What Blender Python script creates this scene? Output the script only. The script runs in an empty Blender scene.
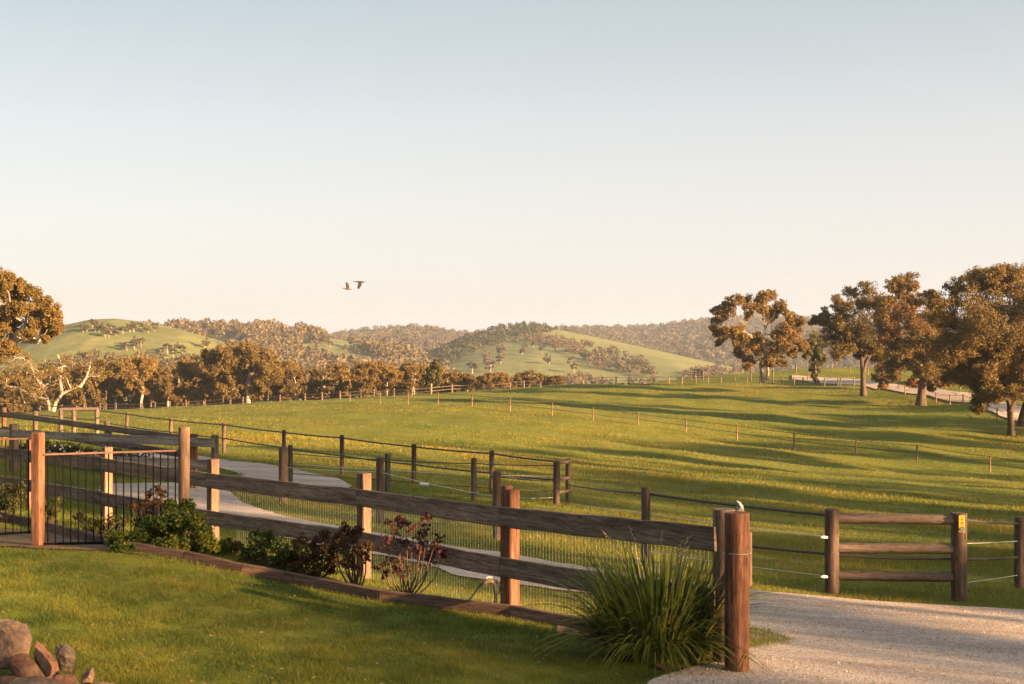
import bpy, bmesh, math, random
import numpy as np
from mathutils import Vector, Matrix
random.seed(7); rng = np.random.default_rng(11)
SC = bpy.context.scene; COL = SC.collection
F = 1280.0; CX = 512.0; CY = 350.0        # focal length and horizon of the survey photograph, used to lay out the plan
SUN_EL = math.radians(12); SUN_DIR = Vector((0.85, -0.53, 0)).normalized() * math.cos(SUN_EL) + Vector((0, 0, math.sin(SUN_EL)))
EXPO = 2.45

# ------------------------------------------------------------------ terrain
def W(px, py, D): return ((px - CX) / F * D, D, -(py - CY) / F * D)
_cp = [W(*c) for c in [
 (737,670,10.5),(508,608,13.4),(364,582,15.6),(213,550,18.2),(107,527,19.7),(31,514,22),
 (38,547,15.5),(183,543,15.8),(100,684,9.5),(400,684,9.6),(0,600,12),(300,620,12.2),
 (1000,684,11),(850,640,14),(650,684,10),
 (832,594,18.8),(959,600,18.4),(1019,590,20),(646,565,20.5),(497,541,22.9),(380,522,24.6),(283,504,28.6),
 (556,505,36.4),(492,493,38.5),(414,482,41),(342,472,44),(284,463,47),(224,454,50.5),(171,446,54.5),(127,439,59),
 (474,502,35),(387,493,37),(290,484,40),(14,471,34),(109,481,31),(215,491,28.6),(113,467,40),(0,445,48),
 (350,403,140),(438,405,126),(510,411,113),(593,421,107),(686,433,104),(794,448,96),(856,454,93),(917,461,90),(990,473,84),
 (669,384,200),(760,384,195),(600,384,195),(540,388,185),(480,392,180),(431,395,175),(361,398,178),(305,401,180),
 (260,405,185),(186,408,190),(142,410,195),(60,411,200),
 (838,385,190),(875,387,180),(897,393,165),(936,399,152),(963,404,142),(997,419,125),
 (863,395,165),(921,406,148),(1011,436,112),(820,368,240),(760,371,232),(900,367,235),
 (50,425,75),(150,420,95),(250,415,110)]]
_cp += [(0,0,-1.7),(-9,1,-1.6),(10,0,-2.3),(0,-22,-1.2),(-15,-22,-1),(25,-20,-2.2),(45,0,-3.2),(60,30,-5.0),(70,80,-7.0),(-25,10,-2.2),
        (-60,60,-5.5),(-70,120,-8),(-100,200,-12),(60,112,-7.8),(-40,275,-17),(20,270,-12),(60,285,-8),(100,220,-4.5),(110,150,-6.0)]
_cp = np.array(_cp, float)
def _phi(r2): return 0.5 * r2 * np.log(r2 + 1e-9)
def _fit(P):
    n = len(P); q = np.stack([P[:,0], P[:,1]], 1) / 50.0
    d2 = ((q[:,None] - q[None])**2).sum(-1)
    A = np.zeros((n+3, n+3)); A[:n,:n] = _phi(d2) + np.eye(n) * 0.0006
    A[:n,n] = 1; A[:n,n+1:] = q; A[n,:n] = 1; A[n+1:,:n] = q.T
    b = np.zeros(n+3); b[:n] = P[:,2]
    return q, np.linalg.solve(A, b)
_q, _w = _fit(_cp)
def _ss(a, b, x): t = np.clip((x - a) / (b - a), 0, 1); return t*t*(3-2*t)
def height_exact(x, y):
    x = np.asarray(x, float); y = np.asarray(y, float)
    xs = x.ravel() / 50.0; ys = y.ravel() / 50.0
    out = np.empty(xs.shape)
    for i in range(0, len(xs), 20000):
        d2 = (xs[i:i+20000,None] - _q[None,:,0])**2 + (ys[i:i+20000,None] - _q[None,:,1])**2
        out[i:i+20000] = _phi(d2) @ _w[:-3] + _w[-3] + _w[-2]*xs[i:i+20000] + _w[-1]*ys[i:i+20000]
    z = out.reshape(x.shape)
    k = np.maximum(np.maximum(_ss(215, 420, y - 0.15*np.maximum(x, 0) + 0.1*np.maximum(-x, 0)), _ss(150, 290, np.abs(x))), _ss(-25, -80, y) if False else _ss(35, 90, -y))
    z = z * (1-k) + (-26.0) * k
    far = _ss(22, 60, y)
    z = z + far * (0.05 * np.sin(x*0.9 + y*0.31) * np.sin(y*0.53 - x*0.2) + 0.10*np.sin(x*0.37 + 1.3) * np.sin(y*0.21 + x*0.11) + 0.10*np.sin(x*.17 + y*.45 + 2*np.sin(x*.08)))
    return z
_TX = np.linspace(-3.2, 3.2, 340); _TY = np.linspace(-2.0, 3.82, 340)
GX, GY = np.meshgrid(24*np.sinh(_TX), 14 + 20*np.sinh(_TY)); GZ = height_exact(GX, GY)
def height(x, y):                            # height of the ground sheet itself (bilinear between its vertices)
    x = np.asarray(x, float); y = np.asarray(y, float)
    u = np.clip((np.arcsinh(x/24) + 3.2) / 6.4 * 339, 0, 338.999); v = np.clip((np.arcsinh((y-14)/20) + 2.0) / 5.82 * 339, 0, 338.999)
    j = u.astype(int); i = v.astype(int)
    x0 = GX[0, j]; x1 = GX[0, j+1]; y0 = GY[i, 0]; y1 = GY[i+1, 0]
    fu = np.clip((x-x0)/(x1-x0), 0, 1); fv = np.clip((y-y0)/(y1-y0), 0, 1)
    return (GZ[i,j]*(1-fu) + GZ[i,j+1]*fu)*(1-fv) + (GZ[i+1,j]*(1-fu) + GZ[i+1,j+1]*fu)*fv
def hz(x, y): return float(height(np.array([x]), np.array([y]))[0])
def ground_at(px, py):                       # plan position seen at a point of the survey photograph
    px = np.atleast_1d(np.asarray(px, float)); py = np.atleast_1d(np.asarray(py, float))
    a = (px - CX) / F; b = -(py - CY) / F
    D = np.full(px.shape, 4.0); hit = np.zeros(px.shape, bool); out = np.full(px.shape, np.nan)
    prev = D.copy()
    while D.min() < 330 and not hit.all():
        nd = D * 1.018
        below = (b * nd < height(a * nd, nd)) & ~hit
        if below.any():
            lo = D[below].copy(); hi = nd[below].copy()
            for _ in range(10):
                m = (lo + hi) / 2; s = b[below]*m < height(a[below]*m, m)
                hi = np.where(s, m, hi); lo = np.where(s, lo, m)
            out[below] = hi; hit |= below
        D = nd
    return a * out, out
_tab = None
def ground_many(px, py):                     # same, for many points, through a table
    global _tab
    if _tab is None:
        gx = np.arange(-160, 1430, 6.0); gy = np.arange(366, 840, 1.5); A, B = np.meshgrid(gx, gy)
        _, d = ground_at(A.ravel(), B.ravel()); _tab = d.reshape(A.shape)
    u = np.clip((px + 160)/6.0, 0, _tab.shape[1]-1.001); v = np.clip((py - 366)/1.5, 0, _tab.shape[0]-1.001)
    j = u.astype(int); i = v.astype(int); fu = u-j; fv = v-i
    d = 1/((1/_tab[i,j]*(1-fu) + 1/_tab[i,j+1]*fu)*(1-fv) + (1/_tab[i+1,j]*(1-fu) + 1/_tab[i+1,j+1]*fu)*fv)
    return (px - CX)/F*d, d
def G(px, py):
    x, y = ground_at(px, py); x = float(x[0]); y = float(y[0]); return Vector((x, y, hz(x, y)))
def onground(px, D): x = (px - CX) / F * D; return Vector((x, D, hz(x, D)))
def pip(px, py, poly):
    r = np.zeros(px.shape, bool); n = len(poly)
    for i in range(n):
        x1, y1 = poly[i]; x2, y2 = poly[(i+1) % n]
        c = ((y1 > py) != (y2 > py)) & (px < (x2-x1) * (py-y1) / ((y2-y1) + 1e-12) + x1)
        r ^= c
    return r
def vnoise(x, y, s, seed=0):                 # smooth value noise
    x = x / s + 1000; y = y / s + 1000
    xi = np.floor(x).astype(np.int64); yi = np.floor(y).astype(np.int64); fx = x - xi; fy = y - yi
    def h(a, b):
        v = (a * 73856093) ^ (b * 19349663) ^ (seed * 83492791); v = (v ^ (v >> 13)) * 1274126177
        return ((v ^ (v >> 16)) & 0xffff) / 65535.0
    fx = fx*fx*(3-2*fx); fy = fy*fy*(3-2*fy)
    return (h(xi,yi)*(1-fx) + h(xi+1,yi)*fx)*(1-fy) + (h(xi,yi+1)*(1-fx) + h(xi+1,yi+1)*fx)*fy

# ------------------------------------------------------------------ object helpers
def tag(o, label=None, cat=None, group=None, kind=None):
    if label: o['label'] = label
    if cat: o['category'] = cat
    if group: o['group'] = group
    if kind: o['kind'] = kind
    return o
def empty(name, loc, label, cat, group=None):
    o = bpy.data.objects.new(name, None); COL.objects.link(o); o.location = loc; o.empty_display_size = 0.2
    return tag(o, label, cat, group)
def link(name, me, mat=None, parent=None):
    o = bpy.data.objects.new(name, me); COL.objects.link(o)
    if mat is not None and not me.materials: me.materials.append(mat)
    if parent is not None: o.parent = parent
    return o
def mesh_np(name, V, Fc, smooth=False):
    V = np.asarray(V, np.float32).reshape(-1, 3); Fc = np.asarray(Fc, np.int32); n, k = Fc.shape
    me = bpy.data.meshes.new(name); me.vertices.add(len(V)); me.vertices.foreach_set('co', V.ravel())
    me.loops.add(n*k); me.loops.foreach_set('vertex_index', Fc.ravel())
    me.polygons.add(n); me.polygons.foreach_set('loop_start', np.arange(0, n*k, k, dtype=np.int32))
    me.polygons.foreach_set('loop_total', np.full(n, k, np.int32))
    if smooth: me.polygons.foreach_set('use_smooth', np.ones(n, bool))
    me.update(calc_edges=True); me.validate(); return me
class MB:
    def __init__(s): s.v = []; s.f = []; s.sm = []
    def add(s, vs, fs, smooth=False):
        o = len(s.v); s.v += [tuple(v) for v in vs]; s.f += [tuple(i + o for i in f) for f in fs]; s.sm += [smooth]*len(fs)
    def sweep(s, pts, prof, up=Vector((0,0,1)), cap=True, smooth=False, scales=None):
        pts = [Vector(p) for p in pts]; n = len(pts); m = len(prof); vs = []
        for i, p in enumerate(pts):
            t = (pts[min(i+1, n-1)] - pts[max(i-1, 0)]).normalized()
            u = up if abs(t.dot(up)) < 0.98 else Vector((0, 1, 0))
            sd = t.cross(u).normalized(); w = sd.cross(t).normalized(); k = scales[i] if scales else 1
            for a, b in prof: vs.append(p + sd*a*k + w*b*k)
        fs = [(i*m+j, i*m+(j+1) % m, (i+1)*m+(j+1) % m, (i+1)*m+j) for i in range(n-1) for j in range(m)]
        s.add(vs, fs, smooth)
        if cap: s.add(vs[:m], [tuple(range(m))]); s.add(vs[-m:], [tuple(reversed(range(m)))])
    def tube(s, pts, r, n=8, radii=None, cap=True):
        prof = [(math.cos(2*math.pi*k/n), math.sin(2*math.pi*k/n)) for k in range(n)]
        s.sweep(pts, prof, scales=radii if radii else [r]*len(pts), smooth=True, cap=cap)
    def beam(s, a, b, h, t, seg=8, wob=0.004, ch=0.008, sag=0.0):
        a = Vector(a); b = Vector(b); H = h/2; T = t/2
        prof = [(-T+ch,-H),(T-ch,-H),(T,-H+ch),(T,H-ch),(T-ch,H),(-T+ch,H),(-T,H-ch),(-T,-H+ch)]
        pts = [a.lerp(b, i/seg) + Vector((0, 0, -sag*4*(i/seg)*(1-i/seg) + (random.uniform(-wob, wob) if 0 < i < seg else 0))) for i in range(seg+1)]
        s.sweep(pts, prof, scales=[random.uniform(.985, 1.0) for _ in pts])
    def build(s, name, mat, parent=None):
        me = bpy.data.meshes.new(name); me.from_pydata(s.v, [], s.f); me.polygons.foreach_set('use_smooth', s.sm); me.update()
        return link(name, me, mat, parent)

# ------------------------------------------------------------------ materials
def newmat(name):
    m = bpy.data.materials.new(name); m.use_nodes = True; nt = m.node_tree; nt.nodes.clear()
    return m, nt, lambda t, **k: _nd(nt, t, k)
def _nd(nt, t, k):
    n = nt.nodes.new(t)
    for a, b in k.items(): setattr(n, a, b)
    return n
def ramp(nt, stops):
    r = nt.nodes.new('ShaderNodeValToRGB'); e = r.color_ramp.elements
    while len(e) > 1: e.remove(e[-1])
    e[0].position = stops[0][0]; e[0].color = (*stops[0][1], 1)
    for p, c in stops[1:]: x = e.new(p); x.color = (*c, 1)
    return r
def coordmap(nt, scale, src='Object'):
    tc = nt.nodes.new('ShaderNodeTexCoord'); mp = nt.nodes.new('ShaderNodeMapping'); mp.inputs['Scale'].default_value = scale
    nt.links.new(tc.outputs[src], mp.inputs[0]); return mp
def noise(nt, vec, sc, det=4, rough=.55):
    n = nt.nodes.new('ShaderNodeTexNoise'); n.inputs['Scale'].default_value = sc; n.inputs['Detail'].default_value = det; n.inputs['Roughness'].default_value = rough
    if vec is not None: nt.links.new(vec, n.inputs['Vector'])
    return n
def mixc(nt, f, a, b, mode='MIX'):
    n = nt.nodes.new('ShaderNodeMix'); n.data_type = 'RGBA'; n.blend_type = mode
    for s, v in ((0, f), (6, a), (7, b)):
        if hasattr(v, 'is_linked') or isinstance(v, bpy.types.NodeSocket): nt.links.new(v, n.inputs[s])
        elif s == 0: n.inputs[0].default_value = v
        else: n.inputs[s].default_value = (*v, 1)
    return n.outputs[2]
def finish(nt, col, rough=.85, bump=None, bstr=.3, bdist=.01, spec=.2, metal=0):
    b = nt.nodes.new('ShaderNodeBsdfPrincipled'); o = nt.nodes.new('ShaderNodeOutputMaterial')
    if isinstance(col, tuple): b.inputs['Base Color'].default_value = (*col, 1)
    else: nt.links.new(col, b.inputs['Base Color'])
    b.inputs['Roughness'].default_value = rough; b.inputs['Specular IOR Level'].default_value = spec; b.inputs['Metallic'].default_value = metal
    if bump is not None:
        bp = nt.nodes.new('ShaderNodeBump'); bp.inputs['Strength'].default_value = bstr; bp.inputs['Distance'].default_value = bdist
        nt.links.new(bump, bp.inputs['Height']); nt.links.new(bp.outputs[0], b.inputs['Normal'])
    nt.links.new(b.outputs[0], o.inputs[0]); return b
def wood(name, c1, c2, c3, axis='z', stain=0.0):
    m, nt, N = newmat(name)
    sc = {'z': (14, 14, 1.3), 'x': (1.6, 16, 16)}[axis]
    mp = coordmap(nt, sc); n1 = noise(nt, mp.outputs[0], 2.2, 8, .7)
    mp2 = coordmap(nt, tuple(v*.28 for v in sc)); n2 = noise(nt, mp2.outputs[0], 1.6, 4, .6)
    mp3 = coordmap(nt, tuple(v*3.2 for v in sc)); n3 = noise(nt, mp3.outputs[0], 2.0, 3, .5)
    r1 = ramp(nt, [(.30, c1), (.5, c2), (.72, c3)]); nt.links.new(n1.outputs[0], r1.inputs[0])
    r2 = ramp(nt, [(.36, (.30,.27,.25)), (.60, (1,1,1))]); nt.links.new(n2.outputs[0], r2.inputs[0])
    col = mixc(nt, .85, r1.outputs[0], r2.outputs[0], 'MULTIPLY')
    r3 = ramp(nt, [(.36, (.35,.32,.30)), (.46, (1,1,1))]); nt.links.new(n3.outputs[0], r3.inputs[0])
    col = mixc(nt, .6, col, r3.outputs[0], 'MULTIPLY')
    mp4 = coordmap(nt, tuple(v*(2.6 if v > 5 else .55) for v in sc)); n4 = noise(nt, mp4.outputs[0], 1.1, 3, .6); n4.inputs['Distortion'].default_value = .4
    r4 = ramp(nt, [(.475,(1,1,1)), (.5,(.22,.18,.16)), (.512,(1,1,1))]); nt.links.new(n4.outputs[0], r4.inputs[0]); col = mixc(nt, .85, col, r4.outputs[0], 'MULTIPLY')
    mp5 = coordmap(nt, tuple(v*.45 if v > 5 else v*2.4 for v in sc)); v5 = nt.nodes.new('ShaderNodeTexVoronoi'); v5.inputs['Scale'].default_value = .8; nt.links.new(mp5.outputs[0], v5.inputs['Vector'])
    r5 = ramp(nt, [(.05,(.30,.22,.18)), (.13,(.8,.75,.7)), (.2,(1,1,1))]); nt.links.new(v5.outputs['Distance'], r5.inputs[0]); col = mixc(nt, .7, col, r5.outputs[0], 'MULTIPLY')
    oi = N('ShaderNodeObjectInfo'); rr = ramp(nt, [(0, (.78,.76,.76)), (1, (1.12,1.08,1.02))]); nt.links.new(oi.outputs['Random'], rr.inputs[0])
    col = mixc(nt, 1.0, col, rr.outputs[0], 'MULTIPLY')
    finish(nt, col, .82, n3.outputs[0], .55, .006); return m
def leafmat(name, stops, patch=None, trans=.35, nscale=.5, big=None):
    m, nt, N = newmat(name)
    geo = N('ShaderNodeNewGeometry'); oi = N('ShaderNodeObjectInfo'); tc = N('ShaderNodeTexCoord')
    n1 = noise(nt, tc.outputs['Object'], nscale, 3, .6)
    mth = N('ShaderNodeMath', operation='MULTIPLY_ADD'); nt.links.new(geo.outputs['Random Per Island'], mth.inputs[0]); mth.inputs[1].default_value = .45
    nt.links.new(n1.outputs[0], mth.inputs[2]); sub = N('ShaderNodeMath', operation='MULTIPLY_ADD'); nt.links.new(mth.outputs[0], sub.inputs[0]); sub.inputs[1].default_value = 1.25; sub.inputs[2].default_value = -.42
    r = ramp(nt, stops); nt.links.new(sub.outputs[0], r.inputs[0]); col = r.outputs[0]
    rr = ramp(nt, [(0, (.8,.82,.85)), (1, (1.18,1.08,.95))]); nt.links.new(oi.outputs['Random'], rr.inputs[0])
    col = mixc(nt, 1.0, col, rr.outputs[0], 'MULTIPLY')
    if patch:
        n2 = noise(nt, tc.outputs['Object'], nscale*.55, 2, .5); r2 = ramp(nt, [(.52, (0,0,0)), (.62, (1,1,1))]); nt.links.new(n2.outputs[0], r2.inputs[0])
        col = mixc(nt, r2.outputs[0], col, patch)
    if big:
        n3 = noise(nt, tc.outputs['Object'], big[0], 4, .65); r3 = ramp(nt, [(.38, big[1]), (.62, big[2])]); nt.links.new(n3.outputs[0], r3.inputs[0]); col = mixc(nt, 1.0, col, r3.outputs[0], 'MULTIPLY')
    d = N('ShaderNodeBsdfPrincipled'); d.inputs['Roughness'].default_value = .6; d.inputs['Specular IOR Level'].default_value = .25
    t = N('ShaderNodeBsdfTranslucent'); mx = N('ShaderNodeMixShader'); mx.inputs[0].default_value = trans; o = N('ShaderNodeOutputMaterial')
    nt.links.new(col, d.inputs['Base Color']); nt.links.new(col, t.inputs[0]); nt.links.new(d.outputs[0], mx.inputs[1]); nt.links.new(t.outputs[0], mx.inputs[2]); nt.links.new(mx.outputs[0], o.inputs[0])
    return m
def groundmat(name, a, b, c, d, s=(.08, .45, 3.0)):
    m, nt, N = newmat(name); tc = N('ShaderNodeTexCoord')
    n1 = noise(nt, tc.outputs['Object'], s[0], 5, .6); n2 = noise(nt, tc.outputs['Object'], s[1], 5, .65); n3 = noise(nt, tc.outputs['Object'], s[2], 6, .7)
    r1 = ramp(nt, [(.38, a), (.62, b)]); nt.links.new(n1.outputs[0], r1.inputs[0])
    r2 = ramp(nt, [(.4, c), (.66, d)]); nt.links.new(n2.outputs[0], r2.inputs[0])
    col = mixc(nt, .5, r1.outputs[0], r2.outputs[0])
    r3 = ramp(nt, [(.3, (.55,.55,.5)), (.7, (1.25,1.25,1.2))]); nt.links.new(n3.outputs[0], r3.inputs[0])
    col = mixc(nt, .8, col, r3.outputs[0], 'MULTIPLY')
    finish(nt, col, .95, n3.outputs[0], .6, .05, .1); return m
M = {}
M['paddock'] = groundmat('paddock ground', (.12,.14,.016), (.18,.17,.026), (.10,.125,.014), (.20,.175,.03))
M['hill_grass'] = groundmat('hill pasture', (.13,.145,.05), (.19,.185,.07), (.12,.135,.045), (.21,.185,.075), (.006,.03,.15))
M['wood_floor'] = groundmat('woodland floor', (.09,.075,.04), (.12,.10,.05), (.08,.07,.035), (.13,.10,.06), (.006,.03,.15))
M['blade_lawn'] = leafmat('lawn blades', [(0,(.04,.062,.009)), (.45,(.09,.115,.014)), (.8,(.15,.145,.022)), (1,(.26,.20,.055))], None, .4, 1.6, (.8, (.72,.80,.8), (1.15,1.05,1.0)))
M['blade_field'] = leafmat('pasture blades', [(0,(.085,.11,.012)), (.4,(.14,.158,.017)), (.75,(.20,.19,.024)), (1,(.30,.24,.045))], None, .4, .35, (.03, (.80,.92,.9), (2.0,1.30,1.5)))
M['gum'] = leafmat('gum leaves', [(0,(.085,.06,.016)), (.5,(.18,.115,.03)), (1,(.28,.175,.05))], None, .3, .35)
M['gum_rust'] = leafmat('gum leaves with rust flushes', [(0,(.09,.065,.018)), (.5,(.16,.105,.03)), (1,(.24,.15,.048))], (.21,.10,.038), .3, .35)
M['gum_gold'] = leafmat('golden gum leaves', [(0,(.10,.072,.02)), (.5,(.18,.118,.03)), (1,(.28,.17,.048))], None, .3, .3)
M['gum_far'] = leafmat('far woodland leaves', [(0,(.07,.056,.028)), (.5,(.115,.088,.043)), (1,(.17,.12,.06))], None, .25, .02)
M['pine_far'] = leafmat('far dark woodland leaves', [(0,(.025,.035,.012)), (.5,(.055,.055,.02)), (1,(.12,.09,.035))], None, .2, .02)
M['olive'] = leafmat('olive leaves', [(0,(.05,.055,.015)), (.5,(.11,.10,.024)), (1,(.18,.145,.04))], None, .3, .3)
M['green_bush'] = leafmat('shrub leaves', [(0,(.02,.035,.008)), (.5,(.065,.095,.014)), (1,(.22,.21,.024))], None, .4, 2.2)
M['dark_bush'] = leafmat('dark rose leaves', [(0,(.025,.03,.012)), (.5,(.05,.055,.015)), (1,(.11,.10,.022))], None, .35, 2.5)
M['red_rose'] = leafmat('plum red rose leaves', [(0,(.04,.013,.013)), (.5,(.075,.02,.018)), (1,(.14,.04,.03))], None, .35, 4)
M['mix_rose'] = leafmat('red green rose leaves', [(0,(.035,.03,.012)), (.5,(.08,.035,.015)), (1,(.12,.10,.02))], None, .35, 5)
M['strap'] = leafmat('strap leaves', [(0,(.04,.058,.012)), (.5,(.12,.145,.022)), (1,(.32,.29,.05))], None, .35, 2.0)
M['post'] = wood('post timber', (.14,.085,.055), (.25,.16,.105), (.34,.23,.16))
M['post_red'] = wood('red brown post timber', (.12,.05,.03), (.23,.105,.06), (.32,.17,.105))
M['post_shaded'] = wood('shaded yard post timber', (.085,.055,.038), (.16,.105,.075), (.24,.17,.12))  # darker post timber: shade on the rows, gate and stile put into its colour
M['post_stained'] = wood('stained strainer timber', (.05,.022,.014), (.17,.075,.042), (.33,.17,.10))
M['post_grey'] = wood('weathered post timber', (.10,.072,.052), (.175,.13,.097), (.25,.195,.15))
M['log'] = wood('round rail timber', (.12,.08,.058), (.20,.14,.10), (.28,.205,.15), 'x')
M['rail'] = wood('dark weathered rail timber', (.10,.072,.054), (.20,.145,.108), (.31,.235,.18), 'x')
M['rail_pale'] = wood('grey rail timber', (.30,.24,.18), (.40,.335,.25), (.50,.43,.33), 'x')
M['edge'] = wood('garden edging timber', (.10,.06,.04), (.17,.10,.07), (.25,.16,.11), 'x')
def plain(name, col, rough=.6, metal=0, spec=.4, var=.25, sc=20):
    m, nt, N = newmat(name); mp = coordmap(nt, (1,1,1)); n = noise(nt, mp.outputs[0], sc, 5, .6)
    r = ramp(nt, [(.3, tuple(c*(1-var) for c in col)), (.7, tuple(min(1, c*(1+var)) for c in col))]); nt.links.new(n.outputs[0], r.inputs[0])
    finish(nt, r.outputs[0], rough, n.outputs[0], .2, .003, spec, metal); return m
M['cable'] = plain('dark fence cable', (.045,.035,.028), .6)
M['wire'] = plain('pale electric wire', (.62,.58,.50), .5)
M['galv'] = plain('galvanised mesh wire', (.42,.40,.33), .45, .4)
M['iron'] = plain('dark iron bars', (.006,.004,.003), .8, 0, .08)
M['iron_rail'] = plain('rusty flat bar', (.16,.08,.045), .7, 0)
M['brass'] = plain('brass tap', (.13,.085,.045), .6, .3)
M['hose'] = plain('grey green hose', (.018,.02,.019), .85, 0, .08)
M['zinc'] = plain('weathered zinc strap', (.24,.23,.215), .65, .2)
M['yellow'] = plain('yellow enamel', (.62,.36,.02), .5, 0, .4, .12)
M['black'] = plain('black paint', (.02,.02,.02), .5)
M['white'] = plain('white plastic', (.75,.73,.68), .5, 0, .4, .06)
M['bark'] = wood('brown bark', (.06,.038,.027), (.13,.085,.058), (.23,.16,.115))
M['bark_pale'] = wood('pale gum bark', (.36,.27,.19), (.52,.42,.32), (.64,.55,.45))
M['bird'] = plain('dark plumage', (.03,.025,.022), .8)
M['bird2'] = plain('brown plumage', (.09,.07,.055), .8)
M['stem'] = plain('rose canes', (.085,.042,.026), .8)
def gravelmat():
    m, nt, N = newmat('crushed gravel'); tc = N('ShaderNodeTexCoord')
    v = N('ShaderNodeTexVoronoi'); v.inputs['Scale'].default_value = 62; nt.links.new(tc.outputs['Object'], v.inputs['Vector'])
    rc = ramp(nt, [(0,(.30,.225,.165)), (.35,(.46,.36,.28)), (.7,(.58,.47,.38)), (1,(.70,.60,.50))]); sx = N('ShaderNodeSeparateColor'); nt.links.new(v.outputs['Color'], sx.inputs[0]); nt.links.new(sx.outputs[0], rc.inputs[0])
    mg = coordmap(nt, (.35, 1.5, 1)); n1 = noise(nt, mg.outputs[0], .9, 6, .65); r1 = ramp(nt, [(.35,(.66,.61,.56)), (.65,(1.06,1.03,1.0))]); nt.links.new(n1.outputs[0], r1.inputs[0])
    col = mixc(nt, 1, rc.outputs[0], r1.outputs[0], 'MULTIPLY')
    n2 = noise(nt, tc.outputs['Object'], 6, 4, .7); r2 = ramp(nt, [(.62,(1,1,1)), (.72,(.5,.42,.33))]); nt.links.new(n2.outputs[0], r2.inputs[0]); col = mixc(nt, .7, col, r2.outputs[0], 'MULTIPLY')
    finish(nt, col, .95, v.outputs['Distance'], .6, .007, .1); return m
M['gravel'] = gravelmat()
M['dirt'] = groundmat('bare dirt', (.17,.10,.06), (.24,.15,.09), (.15,.09,.055), (.27,.18,.11), (.8, 3, 18))
def rockmat(name, a, b, c):
    m, nt, N = newmat(name); tc = N('ShaderNodeTexCoord'); n1 = noise(nt, tc.outputs['Object'], 5, 8, .65); n2 = noise(nt, tc.outputs['Object'], 22, 6, .7)
    r = ramp(nt, [(.32, a), (.52, b), (.72, c)]); nt.links.new(n1.outputs[0], r.inputs[0])
    r2 = ramp(nt, [(.35, (.6,.55,.5)), (.6, (1,1,1))]); nt.links.new(n2.outputs[0], r2.inputs[0])
    finish(nt, mixc(nt, .7, r.outputs[0], r2.outputs[0], 'MULTIPLY'), .9, n2.outputs[0], .7, .02, .2); return m
M['rock_tan'] = rockmat('tan sandstone', (.15,.09,.052), (.26,.165,.105), (.37,.26,.17))
M['rock_red'] = rockmat('red brown rock', (.10,.045,.028), (.20,.10,.06), (.32,.19,.12))
M['rock_grey'] = rockmat('grey brown rock', (.07,.05,.04), (.13,.10,.075), (.26,.20,.15))

# ------------------------------------------------------------------ ground sheets
def grid_sheet(name, X, Y, Z, mat, smooth=True):
    r, c = X.shape; V = np.stack([X, Y, Z], -1).reshape(-1, 3); i = np.arange(r*c).reshape(r, c)
    Fc = np.stack([i[:-1,:-1], i[:-1,1:], i[1:,1:], i[1:,:-1]], -1).reshape(-1, 4)
    return link(name, mesh_np(name, V, Fc, smooth), mat)
tag(grid_sheet('ground', GX, GY, GZ, M['paddock']), kind='structure')
X, Y = np.meshgrid(np.linspace(-2500, 2500, 30), np.linspace(-280, 2500, 30))
tag(grid_sheet('valley_floor', X, Y, np.full(X.shape, -26.6), M['hill_grass']), kind='structure')

def resample(pl, n):
    pl = np.array(pl, float); d = np.r_[0, np.cumsum(np.hypot(*(np.diff(pl, axis=0).T)))]
    t = np.linspace(0, d[-1], n); return np.stack([np.interp(t, d, pl[:,0]), np.interp(t, d, pl[:,1])], 1)
def world_pl(pts): a = np.array(pts, float); x, y = ground_at(a[:,0], a[:,1]); return np.stack([x, y], 1)
def ribbon(name, A, B, n, m, mat, off, edge_jit=0.0):
    A = resample(A, n); B = resample(B, n)
    if edge_jit:
        A = A + edge_jit*(np.stack([vnoise(A[:,0], A[:,1], .35, 3), vnoise(A[:,0], A[:,1], .35, 5)], 1)-.5); B = B + edge_jit*(np.stack([vnoise(B[:,0], B[:,1], .35, 4), vnoise(B[:,0], B[:,1], .35, 6)], 1)-.5)
    t = np.linspace(0, 1, m)[None,:,None]; P = A[:,None]*(1-t) + B[:,None]*t
    return grid_sheet(name, P[...,0], P[...,1], height(P[...,0], P[...,1]) + off, mat)
D_TOP = [(100,485),(140,484),(178,483),(205,487),(222,489),(232,494),(243,504),(262,510),(279,515),(314,523),(370,532),(459,548),(500,553),(560,564),(640,576),(700,584),(760,592),(830,598),(900,604),(1024,611),(1180,622),(1400,640)]
D_BOT = [(100,498),(140,499),(178,508),(223,526),(276,537),(335,549),(384,557),(431,567),(459,577),(519,586),(560,591),(640,601),(700,611),(722,620),(727,640),(724,664),(695,669),(670,676),(650,684),(620,702),(600,730),(600,800)]
A = world_pl(D_TOP); B = world_pl(D_BOT)
A = np.vstack([A, [[16, 4.5]]]); B = np.vstack([B, [[2.2, 4.5]]])
# pair the two edges in sections so that the sheet does not skew
def sect(A, B, cuts, ns):
    out = []
    for (a0, a1, b0, b1), n in zip(cuts, ns): out.append((resample(A[a0:a1+1], n), resample(B[b0:b1+1], n)))
    return np.vstack([o[0] for o in out]), np.vstack([o[1] for o in out])
sA, sB = sect(A, B, [(0,5,0,3),(5,9,3,5),(9,12,5,8),(12,16,8,13),(16,22,13,22)], [30,30,30,40,90])
def grid_from(A, B, m, name, mat, off):
    t = np.linspace(0, 1, m)[None,:,None]; P = A[:,None]*(1-t) + B[:,None]*t
    jx = (vnoise(P[...,0], P[...,1], .3, 3)-.5)*.14; jy = (vnoise(P[...,0], P[...,1], .3, 4)-.5)*.14
    P = P + np.stack([jx, jy], -1)
    return grid_sheet(name, P[...,0], P[...,1], height(P[...,0], P[...,1]) + off, mat)
tag(grid_from(sA, sB, 30, 'driveway', M['gravel'], .022), kind='structure')
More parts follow.
